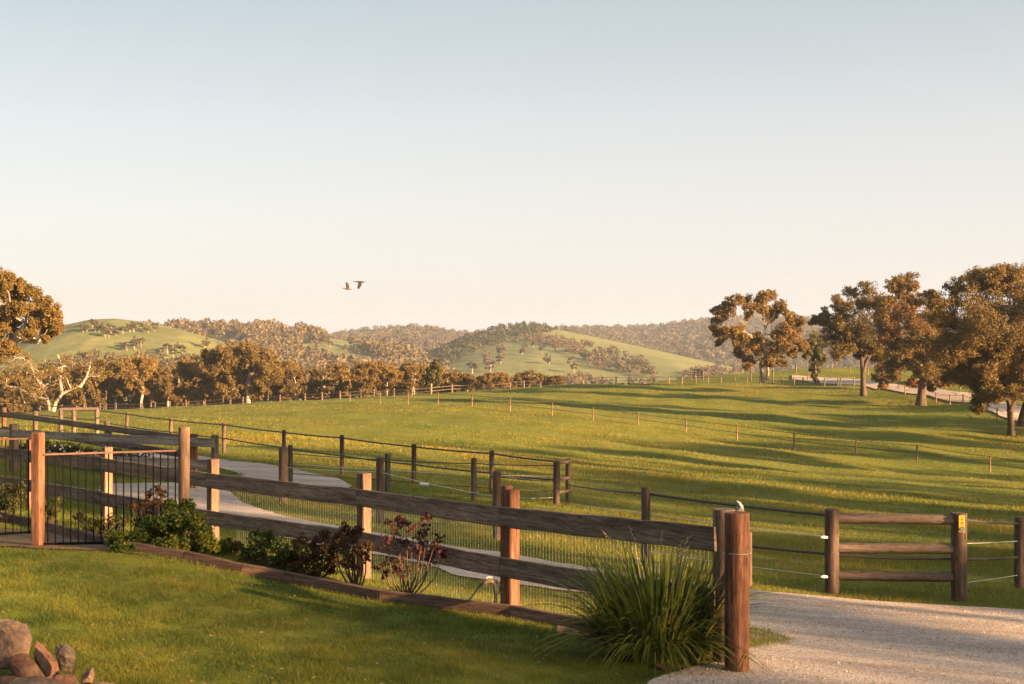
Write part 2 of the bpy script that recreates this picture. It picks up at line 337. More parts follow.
U_TOP = [(60,451),(100,452),(150,453),(197,456),(228,461),(260,464),(290,469),(329,477),(343,481),(352,486)]
U_BOT = [(60,463),(100,464),(150,464),(190,465),(219,468),(242,475),(262,492),(300,492),(335,491),(351,488)]
tag(ribbon('gravel_path', world_pl(U_TOP), world_pl(U_BOT), 80, 14, M['gravel'], .030, .15), kind='structure')
DIRT1 = ([(-60,528),(0,530),(40,532),(90,539),(130,543),(190,551)], [(-60,546),(0,547),(40,549),(90,551),(130,554),(190,558)])
DIRT2 = ([(560,627),(600,637),(640,646),(668,652),(700,655),(728,650)], [(560,634),(600,645),(640,657),(665,672),(700,669),(728,664)])
tag(ribbon('dirt_strip', world_pl(DIRT1[0]), world_pl(DIRT1[1]), 40, 6, M['dirt'], .014, .1), kind='structure')
tag(ribbon('dirt_patch', world_pl(DIRT2[0]), world_pl(DIRT2[1]), 40, 6, M['dirt'], .014, .1), kind='structure')
R_TOP = [(792,375.5),(810,377.5),(838,378.5),(863,380),(897,385),(936,389),(963,393),(1000,403),(1060,415)]
R_BOT = [(792,380),(810,383),(838,385),(863,386),(897,392),(936,399),(963,403),(1000,417),(1060,432)]
tag(ribbon('far_road', world_pl(R_TOP), world_pl(R_BOT), 90, 8, M['gravel'], .12), kind='structure')
DRIVE_POLY = D_TOP + D_BOT[::-1]; PATH_POLY = U_TOP + U_BOT[::-1]; ROAD_POLY = R_TOP + R_BOT[::-1]
EDGE_LINE = [(-120,505),(-50,512),(0,519),(43,529),(119,550),(185,561),(242,574),(285,582),(380,601),(511,617),(599,633),(664,648)]

# ------------------------------------------------------------------ grass
def blades(name, px, py, hfun, wfun, mat, lean=.5, label=None, mask=None, seed=1):
    r = np.random.default_rng(seed)
    x, y = ground_many(px, py); ok = np.isfinite(x); x, y, px, py = x[ok], y[ok], px[ok], py[ok]
    if mask is not None:
        k = mask(px, py, x, y, r); x, y = x[k], y[k]
    z = height(x, y); n = len(x); h = hfun(x, y, r); w = wfun(x, y, r); a = r.uniform(0, 2*np.pi, n)
    la = r.uniform(0, 2*np.pi, n); l = r.uniform(.1, 1, n) * lean * h
    b0 = np.stack([x - np.cos(a)*w/2, y - np.sin(a)*w/2, z-.01], 1); b1 = np.stack([x + np.cos(a)*w/2, y + np.sin(a)*w/2, z-.01], 1)
    t = np.stack([x + np.cos(la)*l, y + np.sin(la)*l, z + h], 1)
    V = np.stack([b0, b1, t], 1).reshape(-1, 3); Fc = np.arange(3*n, dtype=np.int32).reshape(n, 3)
    return tag(link(name, mesh_np(name, V, Fc), mat), label, 'grass', kind='stuff')
LAWN_EDGE = [(-300,490),(-120,505),(0,521),(43,531),(119,552),(185,563),(242,576),(285,584),(380,603),(511,619),(599,635),(650,655),(668,664),(672,672),(650,684),(600,730),(600,800),(-300,800)]
def keep_lawn(px, py, x, y, r):
    k = pip(px, py, LAWN_EDGE)
    d = pip(px, py, DIRT1[0] + DIRT1[1][::-1]) | pip(px, py, DIRT2[0] + DIRT2[1][::-1])
    return k & (~d | (r.random(len(px)) < .06))
NL = 520000
blades('lawn_grass', rng.uniform(-140, 760, NL), rng.uniform(500, 735, NL),
       lambda x, y, r: r.uniform(.015, .042, len(x)) * (.4 + 1.2*vnoise(x, y, .28, 2)), lambda x, y, r: r.uniform(.003, .007, len(x)) * y/12, M['blade_lawn'], 1.3,
       'short mown lawn grass in front of the garden edging', keep_lawn, 3)
def keep_field(px, py, x, y, r):
    k = ~pip(px, py, LAWN_EDGE) & ~pip(px, py, ROAD_POLY)
    g = pip(px, py, DRIVE_POLY) | pip(px, py, PATH_POLY)
    wedge = pip(px, py, [(722,640),(742,628),(775,632),(800,643),(770,650),(735,652)])
    worn = pip(px, py, [(440,590),(511,604),(600,622),(640,632),(640,640),(511,618),(430,600)])
    return k & (~g | wedge & (r.random(len(px)) < .9) | (r.random(len(px)) < .004)) & (~worn | (r.random(len(px)) < .5)) & (y < 300)
def fh(x, y, r):
    t = vnoise(x, y, 1.1, 9) * vnoise(x, y, 3.7, 8) * 2.2
    near = 1 - _ss(17, 21, y + .25*x)
    return r.uniform(.04, .085, len(x)) * (.45 + 1.1*t) * (1 - .35*near)
NP_ = 900000
blades('pasture_grass', rng.uniform(-150, 1330, NP_), 371 + (720-371) * rng.random(NP_)**1.25,
       fh, lambda x, y, r: r.uniform(.5, 1.1, len(x)) * np.maximum(.007, y*.0006), M['blade_field'], 1.0,
       'green pasture grass of the paddocks and the driveway verges', keep_field, 4)
NV = 9000
blades('verge_grass', rng.uniform(722, 805, NV), rng.uniform(626, 654, NV), lambda x, y, r: r.uniform(.02, .07, len(x)), lambda x, y, r: r.uniform(.005, .010, len(x)), M['blade_lawn'], .9,
       'small patch of short grass on the gravel right of the thick end post', lambda px, py, x, y, r: pip(px, py, [(722,632),(742,627),(770,633),(792,642),(765,648),(722,653)]), 6)
def keep_tall(px, py, x, y, r):
    g = pip(px, py, DRIVE_POLY) | pip(px, py, PATH_POLY) | pip(px, py, ROAD_POLY) | pip(px, py, LAWN_EDGE)
    return ~g & (vnoise(x, y, 1.6, 21) * vnoise(x, y, 6, 22) > .38) & (y < 75) & (y > 19)
NT = 180000
blades('tussock_grass', rng.uniform(-150, 1330, NT), rng.uniform(400, 600, NT), lambda x, y, r: r.uniform(.08, .17, len(x)),
       lambda x, y, r: r.uniform(.5, 1.1, len(x)) * np.maximum(.008, y*.0006), M['blade_field'], .7, 'taller rank grass clumps in the front paddock', keep_tall, 5)

# ------------------------------------------------------------------ trees
def leaf_cloud(cl, n_sub, n_leaf, size, r, flat=.8, droop=.5, sub_r=.42):
    """cl: (x,y,z,rad); leaf quads gathered in tufts within each clump"""
    P = []
    for (x, y, z, rad) in cl:
        d = r.normal(size=(n_sub, 3)); d /= np.linalg.norm(d, axis=1)[:,None]; d *= (r.random((n_sub,1))**.45) * rad * .8; d[:,2] *= flat
        for s in d:
            k = int(n_leaf * r.uniform(.6, 1.3)); e = r.normal(size=(k, 3)); e /= np.linalg.norm(e, axis=1)[:,None] + 1e-9
            e *= (r.random((k,1))**.5) * rad * sub_r * r.uniform(.7, 1.2); e[:,2] *= .85
            P.append(e + s + np.array([x, y, z]))
    P = np.vstack(P); n = len(P)
    a = r.normal(size=(n, 3)); a[:,2] -= droop; a /= np.linalg.norm(a, axis=1)[:,None]
    b = r.normal(size=(n, 3)); b -= (a*b).sum(1)[:,None]*a; b /= np.linalg.norm(b, axis=1)[:,None]
    L = (size * r.uniform(.6, 1.3, n))[:,None]; Wd = L * .42
    V = np.stack([P - a*L*.5, P + b*Wd, P + a*L*.5, P - b*Wd], 1).reshape(-1, 3)
    return mesh_np('crown', V, np.arange(4*n, dtype=np.int32).reshape(n, 4))
def skeleton(mb, base_pts, r0, clumps, r, rtip=.03, sides=7, wob=.12):
    """trunk path then limbs, each clump joined to the nearest node that is lower down the tree"""
    nodes = []; n = len(base_pts); radii = []
    for i, p in enumerate(base_pts):
        rr = r0 * (1 - .42*i/(n-1)) * (1.35 if i == 0 else 1); radii.append(rr); nodes.append((Vector(p), rr))
    mb.tube(base_pts, 1, sides+3, radii)
    top = Vector(base_pts[-1]); start = max(1, int(n*.5))
    avail = nodes[start:]
    for c in sorted(clumps, key=lambda c: (Vector(c[:3]) - top).length):
        c3 = Vector(c[:3]); best = None
        for q, rq in avail:
            dv = c3 - q; cost = dv.length + max(0, q.z - c3.z)*1.2 + .25*(q - top).length
            if rq < rtip*1.3: cost += 3
            if best is None or cost < best[0]: best = (cost, q, rq)
        _, q, rq = best; L = (c3 - q).length; k = 6; pts = []; rad = []
        ra = max(rtip, min(rq*.72, .02*L + rq*.5))
        for i in range(k+1):
            t = i/k; p = q.lerp(c3, t); p.z += math.sin(t*math.pi) * L * r.uniform(-.02, .10)
            if 0 < i: p += Vector(r.normal(size=3)) * L * wob * .35 * (t*(1.2-t))
            pts.append(p); rad.append(ra*(1-t) + rtip*.5*t)
        mb.tube(pts, 1, sides, rad); avail += [(pts[i], rad[i]) for i in range(1, k+1)]
        for _ in range(3):                     # twigs inside the clump
            d = Vector(r.normal(size=3)).normalized() * c[3] * .75
            mb.tube([pts[-2], pts[-2].lerp(c3 + d, .5) + Vector((0,0,.05*c[3])), c3 + d], 1, 4, [rtip*.8, rtip*.5, rtip*.2])
def make_tree(name, base, clumps, trunks, label, cat, leaf='gum', bark='bark', size=.2, n_sub=11, n_leaf=60, seed=1, r0=.35, group=None, droop=.6, flat=.8, subr=.36, rtip=.035):
    n_sub = int(n_sub*1.7); n_leaf = int(n_leaf*1.25); size *= .72
    r = np.random.default_rng(seed); root = empty(name, base, label, cat, group)
    mb = MB()
    share = [[] for _ in trunks]
    for c in clumps:
        j = min(range(len(trunks)), key=lambda j: (Vector(c[:3]) - Vector(trunks[j][-1])).length); share[j].append(c)
    for j, t in enumerate(trunks): skeleton(mb, [Vector(p) for p in t], r0 * (1 if j == 0 else .75), share[j], r, rtip)
    mb.build('trunk', M[bark], root)
    link('crown', leaf_cloud(clumps, n_sub, n_leaf, size, r, flat, droop, subr), M[leaf], root)
    return root
def survey(base_px, D, blobs, sc, ox, oy, depth=.55, seed=3, full=1.18):
    """clumps measured on the photograph -> metres around the trunk base, spread in depth like a real crown"""
    r = np.random.default_rng(seed); b = onground(base_px, D); out = []
    xs = [q[0] for q in blobs]; wid = (max(xs) - min(xs)) * sc / F * D * .5; mid = (max(xs) + min(xs)) / 2
    for (zx, zy, zr) in blobs:
        px = ox + zx*sc; py = oy + zy*sc; rad = zr*sc/F*D*full
        off = abs((zx - mid) * sc / F * D) / max(wid, .1)
        dy = r.uniform(-1, 1) * wid * depth * math.sqrt(max(.08, 1 - min(1, off)**2))
        DD = D + dy; out.append(((px - CX)/F*DD - b.x, dy, -(py - CY)/F*DD - b.z, rad))
    for _ in range(int(len(blobs)*.5)):        # fill at the back and the front so the crown is as deep as it is wide
        i = r.integers(len(out)); x, y, z, rad = out[i]; s = r.choice([-1, 1])
        out.append((x*.8 + r.uniform(-.5, .5), y + s*wid*r.uniform(.35, .8), z - r.uniform(0, .8), rad*.9))
    return b, out
def tpts(b, D, path): return [((px - CX)/F*D - b.x, 0, -(py - CY)/F*D - b.z) for px, py in path]

T1 = [(230,200,34),(262,182,38),(300,190,50),(300,140,34),(350,125,44),(410,130,52),(440,175,42),(420,215,36),(520,95,30),(555,88,42),(500,130,40),(620,150,44),(640,190,40),(575,190,44),(520,190,40),(575,235,28),
      (230,255,44),(250,340,44),(215,300,30),(290,310,30),(240,390,24),(360,300,44),(340,350,44),(400,375,50),(460,360,50),(500,400,60),(460,440,56),(540,430,60),(600,450,56),(590,500,48),(430,500,38),(420,535,28),(370,450,34),(550,510,40),(640,400,44),
      (650,300,50),(690,225,36),(700,260,44),(750,262,36),(655,370,50),(720,340,50),(740,400,46),(690,430,44),(765,410,30),(640,520,26),(610,345,40),(700,460,26)]
b, c = survey(764, 185, T1, .1607, 680, 280, seed=5, full=1.32)
make_tree('gum_tree', b, c, [tpts(b,185,[(763,382),(761.5,372),(760,362),(756,350),(750,335)]), tpts(b,185,[(766.5,382),(768,372),(767,362),(764,348),(763,335)])],
  'pale gum tree with twin stems standing apart, leftmost of the trees on the right', 'tree', 'gum', 'bark_pale', .30, 11, 48, 21, .30)
T2 = [(60,215,22),(48,222,18),(130,150,30),(150,190,30),(180,120,34),(240,105,40),(215,150,40),(290,140,38),(110,225,40),(160,215,46),(220,200,56),(290,210,50),(340,190,36),(90,190,24),(105,275,44),(145,290,44),(130,335,34),(165,320,40),
      (200,260,54),(255,260,54),(200,310,42),(270,310,44),(320,270,44),(310,330,36),(120,240,30),(330,230,40),(250,320,30),(165,250,50)]
b, c = survey(863, 165, T2, .278, 800, 260, seed=6)
make_tree('gum_tree', b, c, [tpts(b,165,[(863.5,398),(863,385),(863,372),(862,364),(861,352)]), tpts(b,165,[(863,372),(866,362),(870,355),(874,345)])],
  'tall gum tree with a straight dark trunk forking low beside the far road barriers', 'tree', 'gum', 'bark', .27, 11, 60, 22, .40)
T3 = [(350,80,38),(390,72,38),(365,110,34),(330,100,26),(410,100,30),(440,130,40),(475,125,26),(395,150,46),(345,160,36),(340,240,50),(395,235,50),(450,200,50),(500,260,50),(380,290,50),(430,300,50),(340,310,44),(370,360,46),(330,370,40),(460,250,44),
      (450,350,46),(480,390,46),(425,390,40),(310,270,40),(300,200,40),(310,150,34),(300,235,40),(500,200,44),(520,290,46),(480,310,46),(400,340,44),(480,160,34),(410,190,40),(520,340,50),(560,380,50),(540,420,40),(600,420,44),(500,430,30)]
b, c = survey(921, 148, T3, .278, 800, 260, seed=7)
make_tree('gum_tree', b, c, [tpts(b,148,[(920.5,409),(921.5,395),(923,382),(924,372),(922,355),(918,335)]), tpts(b,148,[(923,380),(928,368),(934,358)])],
  'rust tinged gum tree with a thick leaning trunk beside the gravel road', 'tree', 'gum_rust', 'bark', .26, 11, 60, 23, .56)
T3b = [(295,300,36),(290,340,36),(320,345,36),(300,385,36),(330,400,36),(350,385,34),(295,420,26),(275,420,20),(340,420,26),(300,445,18),(310,320,34)]
b, c = survey(882, 175, T3b, .278, 800, 260, seed=8)
make_tree('small_gum_tree', b, c, [tpts(b,175,[(882,388),(882.5,378),(883,368),(885,356)])],
  'smaller rust leaved gum tree between the straight dark trunk and the leaning trunk', 'tree', 'gum_rust', 'bark', .26, 11, 60, 24, .4)
T2b = [(30,300,24),(50,280,26),(30,335,24),(60,330,26),(55,365,24),(75,350,24),(45,390,16),(60,400,14),(20,320,20),(80,300,26)]
b, c = survey(816, 192, T2b, .278, 800, 260, seed=9)
make_tree('small_gum_tree', b, c, [tpts(b,192,[(816,381),(815.5,376),(815,368),(815,358)])],
  'low dark gum tree behind the timber barriers on the far road', 'tree', 'olive', 'bark', .26, 11, 60, 25, .3)
T4 = [(560,100,38),(600,85,34),(640,60,38),(690,55,40),(740,45,38),(780,55,38),(660,85,40),(720,90,50),(775,100,50),(535,165,44),(595,150,56),(660,150,64),(730,150,70),(800,150,60),(530,230,44),(580,240,60),(645,235,70),(715,230,70),(790,240,70),
      (545,310,44),(600,320,50),(660,320,50),(720,320,60),(780,330,60),(630,370,46),(650,410,46),(690,400,50),(750,400,50),(800,420,50),(640,450,44),(690,470,44),(735,470,40),(650,500,36),(640,530,24),(690,495,34),
      (500,150,40),(505,215,40),(520,290,44),(530,350,44),(560,390,40),(600,430,40),(600,360,40),(580,300,50),(620,200,60),(690,190,60),(760,200,60),(670,280,60),(750,280,60),(710,360,56),(840,200,70),(850,290,70),(840,380,60),(840,120,50),(830,460,40),(610,280,46),(620,415,34)]
b, c = survey(1011, 112, T4, .278, 800, 260, seed=10, full=1.34)
make_tree('gum_tree', b, c, [tpts(b,112,[(1011,440),(1011,425),(1010,412),(1009,400),(1004,385),(998,365)]), tpts(b,112,[(1010,412),(1014,398),(1020,384),(1024,365)])],
  'big spreading gum tree with low hanging foliage, the nearest tree on the right', 'tree', 'gum', 'bark', .19, 13, 75, 26, .32, droop=1.2, rtip=.03)
T5 = [(820,60,50),(860,80,60),(900,120,70),(850,160,60),(920,200,70),(830,240,50),(880,270,70),(940,300,60),(860,340,60),(830,400,40),(900,380,60),(870,440,44),(820,460,30)]
b, c = survey(1024, 120, T5, .278, 800, 260, seed=12, full=1.5)
make_tree('gum_tree', b, c, [tpts(b,120,[(1019,438),(1021,420),(1026,400),(1034,375)]), tpts(b,120,[(1025,438),(1027,415),(1036,395)])],
  'dark gum tree with close leaning stems cut off by the right edge of the view', 'tree', 'olive', 'bark', .22, 11, 60, 27, .36)
T6 = [(470,370,40),(510,380,44),(560,390,46),(600,385,44),(640,395,40),(490,420,36),(540,430,36),(590,430,36),(460,420,30),(620,430,30),(560,345,44),(500,340,40),(680,400,40),(720,420,40)]
b, c = survey(952, 185, T6, .278, 800, 258, seed=13, full=1.6)
make_tree('dark_tree', b, c, [tpts(b,185,[(952,393),(952,385),(951,375)])],
  'dense dark tree across the far road, between the leaning trunk and the nearest tree', 'tree', 'olive', 'bark', .34, 11, 55, 28, .3)
# left edge
TL = [(-60,110,80),(15,120,44),(55,140,40),(-10,95,40),(80,135,26),(100,170,40),(60,190,50),(10,170,60),(-50,160,90),(140,180,40),(180,215,36),(210,240,34),(235,260,24),(150,235,44),(110,235,40),(170,290,44),(215,300,34),(240,310,20),(190,330,36),(135,300,36),
      (10,250,50),(50,290,40),(-40,260,80),(10,330,40),(60,330,26),(185,360,22),(20,390,44),(50,400,34),(-40,380,70),(70,240,40),(-100,200,80),(-110,320,70),(225,330,18)]
b, c = survey(-28, 108, TL, .2486, 0, 250, seed=14)
make_tree('gum_tree', b, c, [tpts(b,108,[(-28,424),(-27,405),(-25,385),(-18,362),(-8,345)]), tpts(b,108,[(-20,352),(2,343),(14,341),(24,341),(38,342)]), tpts(b,108,[(12,341),(18,333),(26,324)])],
  'large golden brown gum tree with a pale bare limb at the left edge', 'tree', 'gum_gold', 'bark_pale', .20, 13, 75, 29, .4, rtip=.03)
TW = [(20,430,40),(60,420,36),(110,430,30),(80,470,44),(30,490,44),(130,470,40),(190,460,44),(160,510,44),(230,480,40),(260,510,40),(210,530,44),(290,480,40),(330,470,40),(350,520,40),(300,560,36),(360,470,36),(400,500,36),(250,440,30),
      (100,560,40),(150,600,36),(180,570,36),(60,580,40),(140,540,40),(110,610,30)]
b, c = survey(52, 148, TW, .2486, 0, 250, seed=15)
make_tree('bare_branched_gum_tree', b, c, [tpts(b,148,[(53,411),(56,402),(62,394),(71,389),(80,386)]), tpts(b,148,[(50,411),(47,398),(42,386),(40,374)]), tpts(b,148,[(80,387),(86,378),(90,366)]), tpts(b,148,[(62,394),(60,380),(62,366),(58,355)]), tpts(b,148,[(47,400),(30,394),(18,388),(6,386)]), tpts(b,148,[(44,388),(34,376),(30,362)])],
  'spreading gum tree with bare white limbs forking from the base near the left edge', 'tree', 'gum_gold', 'bark_pale', .22, 8, 17, 30, .22, subr=.40, rtip=.05)
TB = [(230,235,50),(275,225,50),(320,215,50),(380,200,50),(420,190,40),(470,200,50),(520,215,50),(560,240,50),(580,280,44),(540,300,50),(480,270,60),(420,260,50),(340,270,60),(270,280,50),(300,320,50),(370,340,50),(440,340,50),(500,350,50),(560,350,44),(590,340,40),(420,400,50),(360,400,44),(500,410,44),(320,370,40),(540,400,40)]
b, c = survey(248, 212, TB, .1953, 160, 311, seed=16)
make_tree('gum_tree', b, c, [tpts(b,212,[(248,407),(248,395),(247,383),(250,372)]), tpts(b,212,[(247,385),(252,374),(256,366)])],
  'tallest golden gum tree with a pale trunk rising above the tree belt on the left', 'tree', 'gum_gold', 'bark_pale', .38, 11, 55, 31, .4)
TP = [(165,430,26),(185,390,26),(215,350,26),(230,330,20),(200,420,34),(240,380,30),(245,420,30),(180,460,30),(225,460,34),(150,455,20),(250,450,20),(210,380,30)]
b, c = survey(431, 200, TP, .15625, 400, 310, seed=17)
make_tree('young_poplar', b, c, [tpts(b,200,[(431,397),(431,388),(432,378),(433,368)])],
  'single yellow green young tree standing up at the middle of the far crest fence', 'tree', 'olive', 'bark_pale', .32, 9, 60, 32, .16)

# belt of gums in the hollow behind the crest: prototypes copied with their trunks
def random_crown(h, w, n, r, low=.3):
    out = []
    for _ in range(n):
        t = r.random(); z = h*(low + (1-low)*t); a = r.uniform(0, 2*math.pi); q = w * math.sqrt(max(.05, 1 - ((t-.42)/.68)**2)) * r.uniform(.25, .85)
        out.append((math.cos(a)*q, math.sin(a)*q, z*.93, w*r.uniform(.26, .42)))
    return out
def copy_tree(o, loc, rz, s, label):
    c = o.copy(); COL.objects.link(c); c.location = loc; c.rotation_euler = (0, 0, rz); c.scale = (s[0], s[0], s[1]); c['label'] = label
    for ch in list(o.children):
        d = ch.copy(); COL.objects.link(d); d.parent = c
    return c
protos = []; GB = 'gum trees of the belt behind the crest fence'
for i in range(7):
    r = np.random.default_rng(100+i); h = [9,10,8,11,9,7.5,10][i]; w = [3.6,3.2,3.9,3.6,3.0,3.4,4.2][i]
    leaf = ['gum_gold','gum_gold','gum','gum_rust','gum_gold','gum','gum_gold'][i]
    cr = random_crown(h, w, 19, r, .22)
    protos.append([make_tree('belt_gum_tree', (0,0,0), cr, [[(0,0,-.6),(r.uniform(-.3,.3),0,h*.2),(r.uniform(-.6,.6),r.uniform(-.4,.4),h*.4),(r.uniform(-.8,.8),0,h*.58)]], 'x', 'tree', leaf, 'bark_pale' if i in (0,3,4) else 'bark', .36, 10, 42, 50+i, .28, GB, rtip=.05), h, False])
belt = []
rb = np.random.default_rng(77)
def top_y(px):        # crown tops measured along the belt
    return np.interp(px, [-60,60,100,125,150,175,200,225,300,330,365,400,425,460,500,530,560,600], [372,368,360,363,358,364,360,352,366,370,364,364,369,374,371,375,377,380])
for px in list(np.arange(-40, 470, 13)) + list(np.arange(470, 565, 11)):
    D = 207 + rb.uniform(0, 34) + (12 if px > 440 else 0); belt.append((px + rb.uniform(-4, 4), D, rb.uniform(-3, 4)))
for px in np.arange(-30, 560, 22): belt.append((px + rb.uniform(-6, 6), rb.uniform(245, 285), rb.uniform(-5, 1)))
seen_lab = {'gum_gold': 'golden brown gum tree in the dense belt behind the crest fence', 'gum': 'olive brown gum tree in the dense belt behind the crest fence', 'gum_rust': 'rust brown gum tree in the dense belt behind the crest fence'}
for k, (px, D, dy) in enumerate(belt):
    pr = protos[k*5 % 7 if k % 3 else (k*2+1) % 7]; x = (px - CX)/F*D; z = hz(x, D)
    ztop = -(top_y(px) + dy - CY)/F*D; hh = max(4.0, min(17, ztop - z)); s = hh/pr[1]; sw = min(1.6, max(.5, (s*.7+.22)))
    lab = seen_lab[['gum_gold','gum_gold','gum','gum_rust','gum_gold','gum','gum_gold'][protos.index(pr)]]
    if not pr[2]: o = pr[0]; o.location = (x, D, z); o.rotation_euler = (0,0,rb.uniform(0,6.28)); o.scale = (sw, sw, s); o['label'] = lab; pr[2] = True
    else: copy_tree(pr[0], (x, D, z), rb.uniform(0, 6.28), (sw, s), lab)
# trees beside and behind the photographer's right that throw the long shadows
rs = np.random.default_rng(5)
shade = [(35,-16,12,4.5,.6),(27,-12,9,3.6,.9),(33,-21,13,4.5,.35),(55,-25,16,5,.4),(44,-13,14,5,.5),(37,-7,10.5,3.6,.5),(34,-1,13,4.5,1),(44,-2,17,5.5,1.2),(37,6,16,5.5,1.3),(50,5,18,6,1.3),(41,13,15,5.5,1.3),(54,15,18,6.5,1.3),(46,22,14,5.5,1.3),(62,27,17,6.5,1.3),
 (53,-6,19,6,1.2),(61,1,20,6.5,1.2),(64,12,20,6.5,1.2),(52,31,13.5,5.5,1.3),(68,38,16,6.5,1.3),(58,42,13,5.5,1.3),(74,50,16,6.5,1.3),(64,54,13,5.5,1.3),(84,62,17,7,1.3),(70,67,13,6,1.3),(88,76,17,7,1.3),(74,82,13,6,1.3),(92,92,17,7,1.3),(74,98,12,5.5,1.3),(95,108,16,7,1.3)]
SHADE = []
for i, (x, y, h, w, dn) in enumerate(shade):
    r = np.random.default_rng(200+i)
    SHADE.append(make_tree('gum_tree', (x, y, hz(x, y)), random_crown(h, w, 16, r, .25), [[(0,0,-.3),(.1,0,h*.2),(.3,.2,h*.4),(.2,0,h*.6)]],
      'gum tree in the row beyond the right edge of the view', 'tree', 'gum', 'bark', .30, 9, int(34*dn), 300+i, .32, 'gum trees in the row outside the right edge'))

# ------------------------------------------------------------------ hills
def hill(name, ridge, Df, mat, foot=-26.5, nu=160, nv=40, bump=1.5, seed=0, back=300, pw=1.12):
    R = np.array(ridge, float); px = np.linspace(R[0,0], R[-1,0], nu); py = np.interp(px, R[:,0], R[:,1]); D = np.interp(px, R[:,0], R[:,2])
    v = np.concatenate([np.linspace(0, 1, nv), 1 + np.linspace(.1, 1, 8)])[:,None]
    zr = -(py - CY)/F*D; Xr = (px - CX)/F*D; u = np.linspace(0, 1, nu)
    vv = np.clip(v, 0, 1); bk = np.clip(v-1, 0, 1)
    Yg = Df + (D-Df)*vv + back*bk; Zg = foot + (zr - foot)*vv**pw - (zr-foot)*bk**1.5
    Xg = Xr * (.96 + .04*vv) + 0*bk
    nb = (vnoise(Xg, Yg*0, 55 + 0*Xg, seed)-.5)*2 + (vnoise(Xg, Yg, 90, seed+1)-.5)*1.4 + (vnoise(Xg, Yg, 26, seed+2)-.5)*.4
    fade = np.clip((1-vv)*3, 0, 1) * np.clip(vv*4, 0, 1); Zg = Zg + nb*bump*fade
    o = tag(grid_sheet(name, Xg, Yg, Zg, mat), kind='structure')
    return dict(px=px, X=Xg[:nv], Y=Yg[:nv], Z=Zg[:nv], nv=nv, nu=nu)
def sample_hill(h, n, r, uv=None):
    u = r.random(n)*(h['nu']-1.001) if uv is None else uv[0]*(h['nu']-1.001); v = r.random(n)*(h['nv']-1.001) if uv is None else uv[1]*(h['nv']-1.001)
    i = v.astype(int); j = u.astype(int); fv = v-i; fu = u-j; out = []
    for A in (h['X'], h['Y'], h['Z']): out.append((A[i,j]*(1-fv)+A[i+1,j]*fv)*(1-fu) + (A[i,j+1]*(1-fv)+A[i+1,j+1]*fv)*fu)
    x, y, z = out; return x, y, z, CX + F*x/y, CY - F*z/y
H1 = hill('green_hill', [(-260,356,620),(-60,346,620),(0,345,620),(30,338,620),(60,326,620),(90,319.5,620),(115,318.5,620),(150,322.5,620),(185,332,600),(225,345,590),(260,356,580),(300,370,570),(350,386,560)], 430, M['hill_grass'], bump=1.3, seed=3)
H2 = hill('wooded_ridge', [(60,340,1000),(120,336,1000),(165,331,1000),(220,329,1000),(280,332,1000),(330,338,980),(380,347,960),(430,366,940),(480,384,900)], 600, M['hill_grass'], bump=3.0, seed=7)
H3 = hill('far_ridge', [(240,350,1700),(290,342,1700),(330,339,1700),(360,334,1700),(385,331,1700),(415,330,1700),(440,333,1700),(470,337,1700),(520,342,1700),(600,350,1700)], 1000, M['wood_floor'], bump=6.0, seed=11)
H4 = hill('pasture_hill', [(330,392,900),(380,380,950),(415,364,1000),(440,352,1050),(470,338,1080),(500,329,1100),(530,327,1100),(560,330,1100),(600,338,1090),(640,346.5,1080),(700,360,1060),(740,369,1040),(790,381,1000),(860,392,980)], 560, M['hill_grass'], bump=2.6, seed=15)
H5 = hill('long_ridge', [(480,338,1900),(520,333,1900),(560,331,1900),(600,330,1900),(640,330,1900),(680,325,1900),(710,322,1900),(760,320,1900),(850,323,1900),(950,326,1900),(1100,331,1900),(1300,340,1900)], 1150, M['wood_floor'], bump=7.0, seed=19)
def blob_mesh(name, P, S, r, nl, mat, label):
    """many small trees as one wood: each a loose dome of leaf faces over a short stem"""
    n = len(P); d = r.normal(size=(n, nl, 3)); d /= np.linalg.norm(d, axis=2)[...,None]; d *= (r.random((n, nl, 1))**.35)
    hh = S[:,None]; c = P[:,None,:] + np.stack([d[...,0]*hh*.42, d[...,1]*hh*.42, hh*.55 + d[...,2]*hh*.42], -1)
    c = c.reshape(-1, 3); sz = (np.repeat(S, nl) * r.uniform(.08, .16, n*nl))[:,None]
    a = r.normal(size=c.shape); a /= np.linalg.norm(a, axis=1)[:,None]; b = r.normal(size=c.shape); b -= (a*b).sum(1)[:,None]*a; b /= np.linalg.norm(b, axis=1)[:,None]
    V = np.stack([c - a*sz, c + b*sz*.7, c + a*sz, c - b*sz*.7], 1).reshape(-1, 3)
    return tag(link(name, mesh_np(name, V, np.arange(len(V), dtype=np.int32).reshape(-1, 4)), mat), label, 'woodland', kind='stuff')
def wood_on(name, h, n, inc, exc, smin, smax, mat, label, seed, nl=34, clump=None, thr=.35):
    r = np.random.default_rng(seed); x, y, z, px, py = sample_hill(h, n, r)
    k = np.zeros(n, bool) if inc else np.ones(n, bool)
    for p in inc: k |= pip(px, py, p)
    for p in exc: k &= ~pip(px, py, p)
    if clump: k &= vnoise(x, y, clump, seed) > thr
    P = np.stack([x, y, z], 1)[k]; return blob_mesh(name, P, r.uniform(smin, smax, len(P)), r, nl, mat, label)
FIELD2 = [(300,344),(345,346),(372,356),(390,368),(372,372),(335,368),(300,355)]
wood_on('woodland', H2, 3600, [], [FIELD2, [(205,338),(235,340),(250,350),(222,352),(196,346)]], 6, 11, M['gum_far'], 'scattered brown woodland over the low ridge beyond the green hill', 41, 64, 60, .33)
wood_on('woodland', H3, 4200, [], [], 7, 11, M['gum_far'], 'hazy brown woodland covering the farthest ridge at the centre', 42, 64)
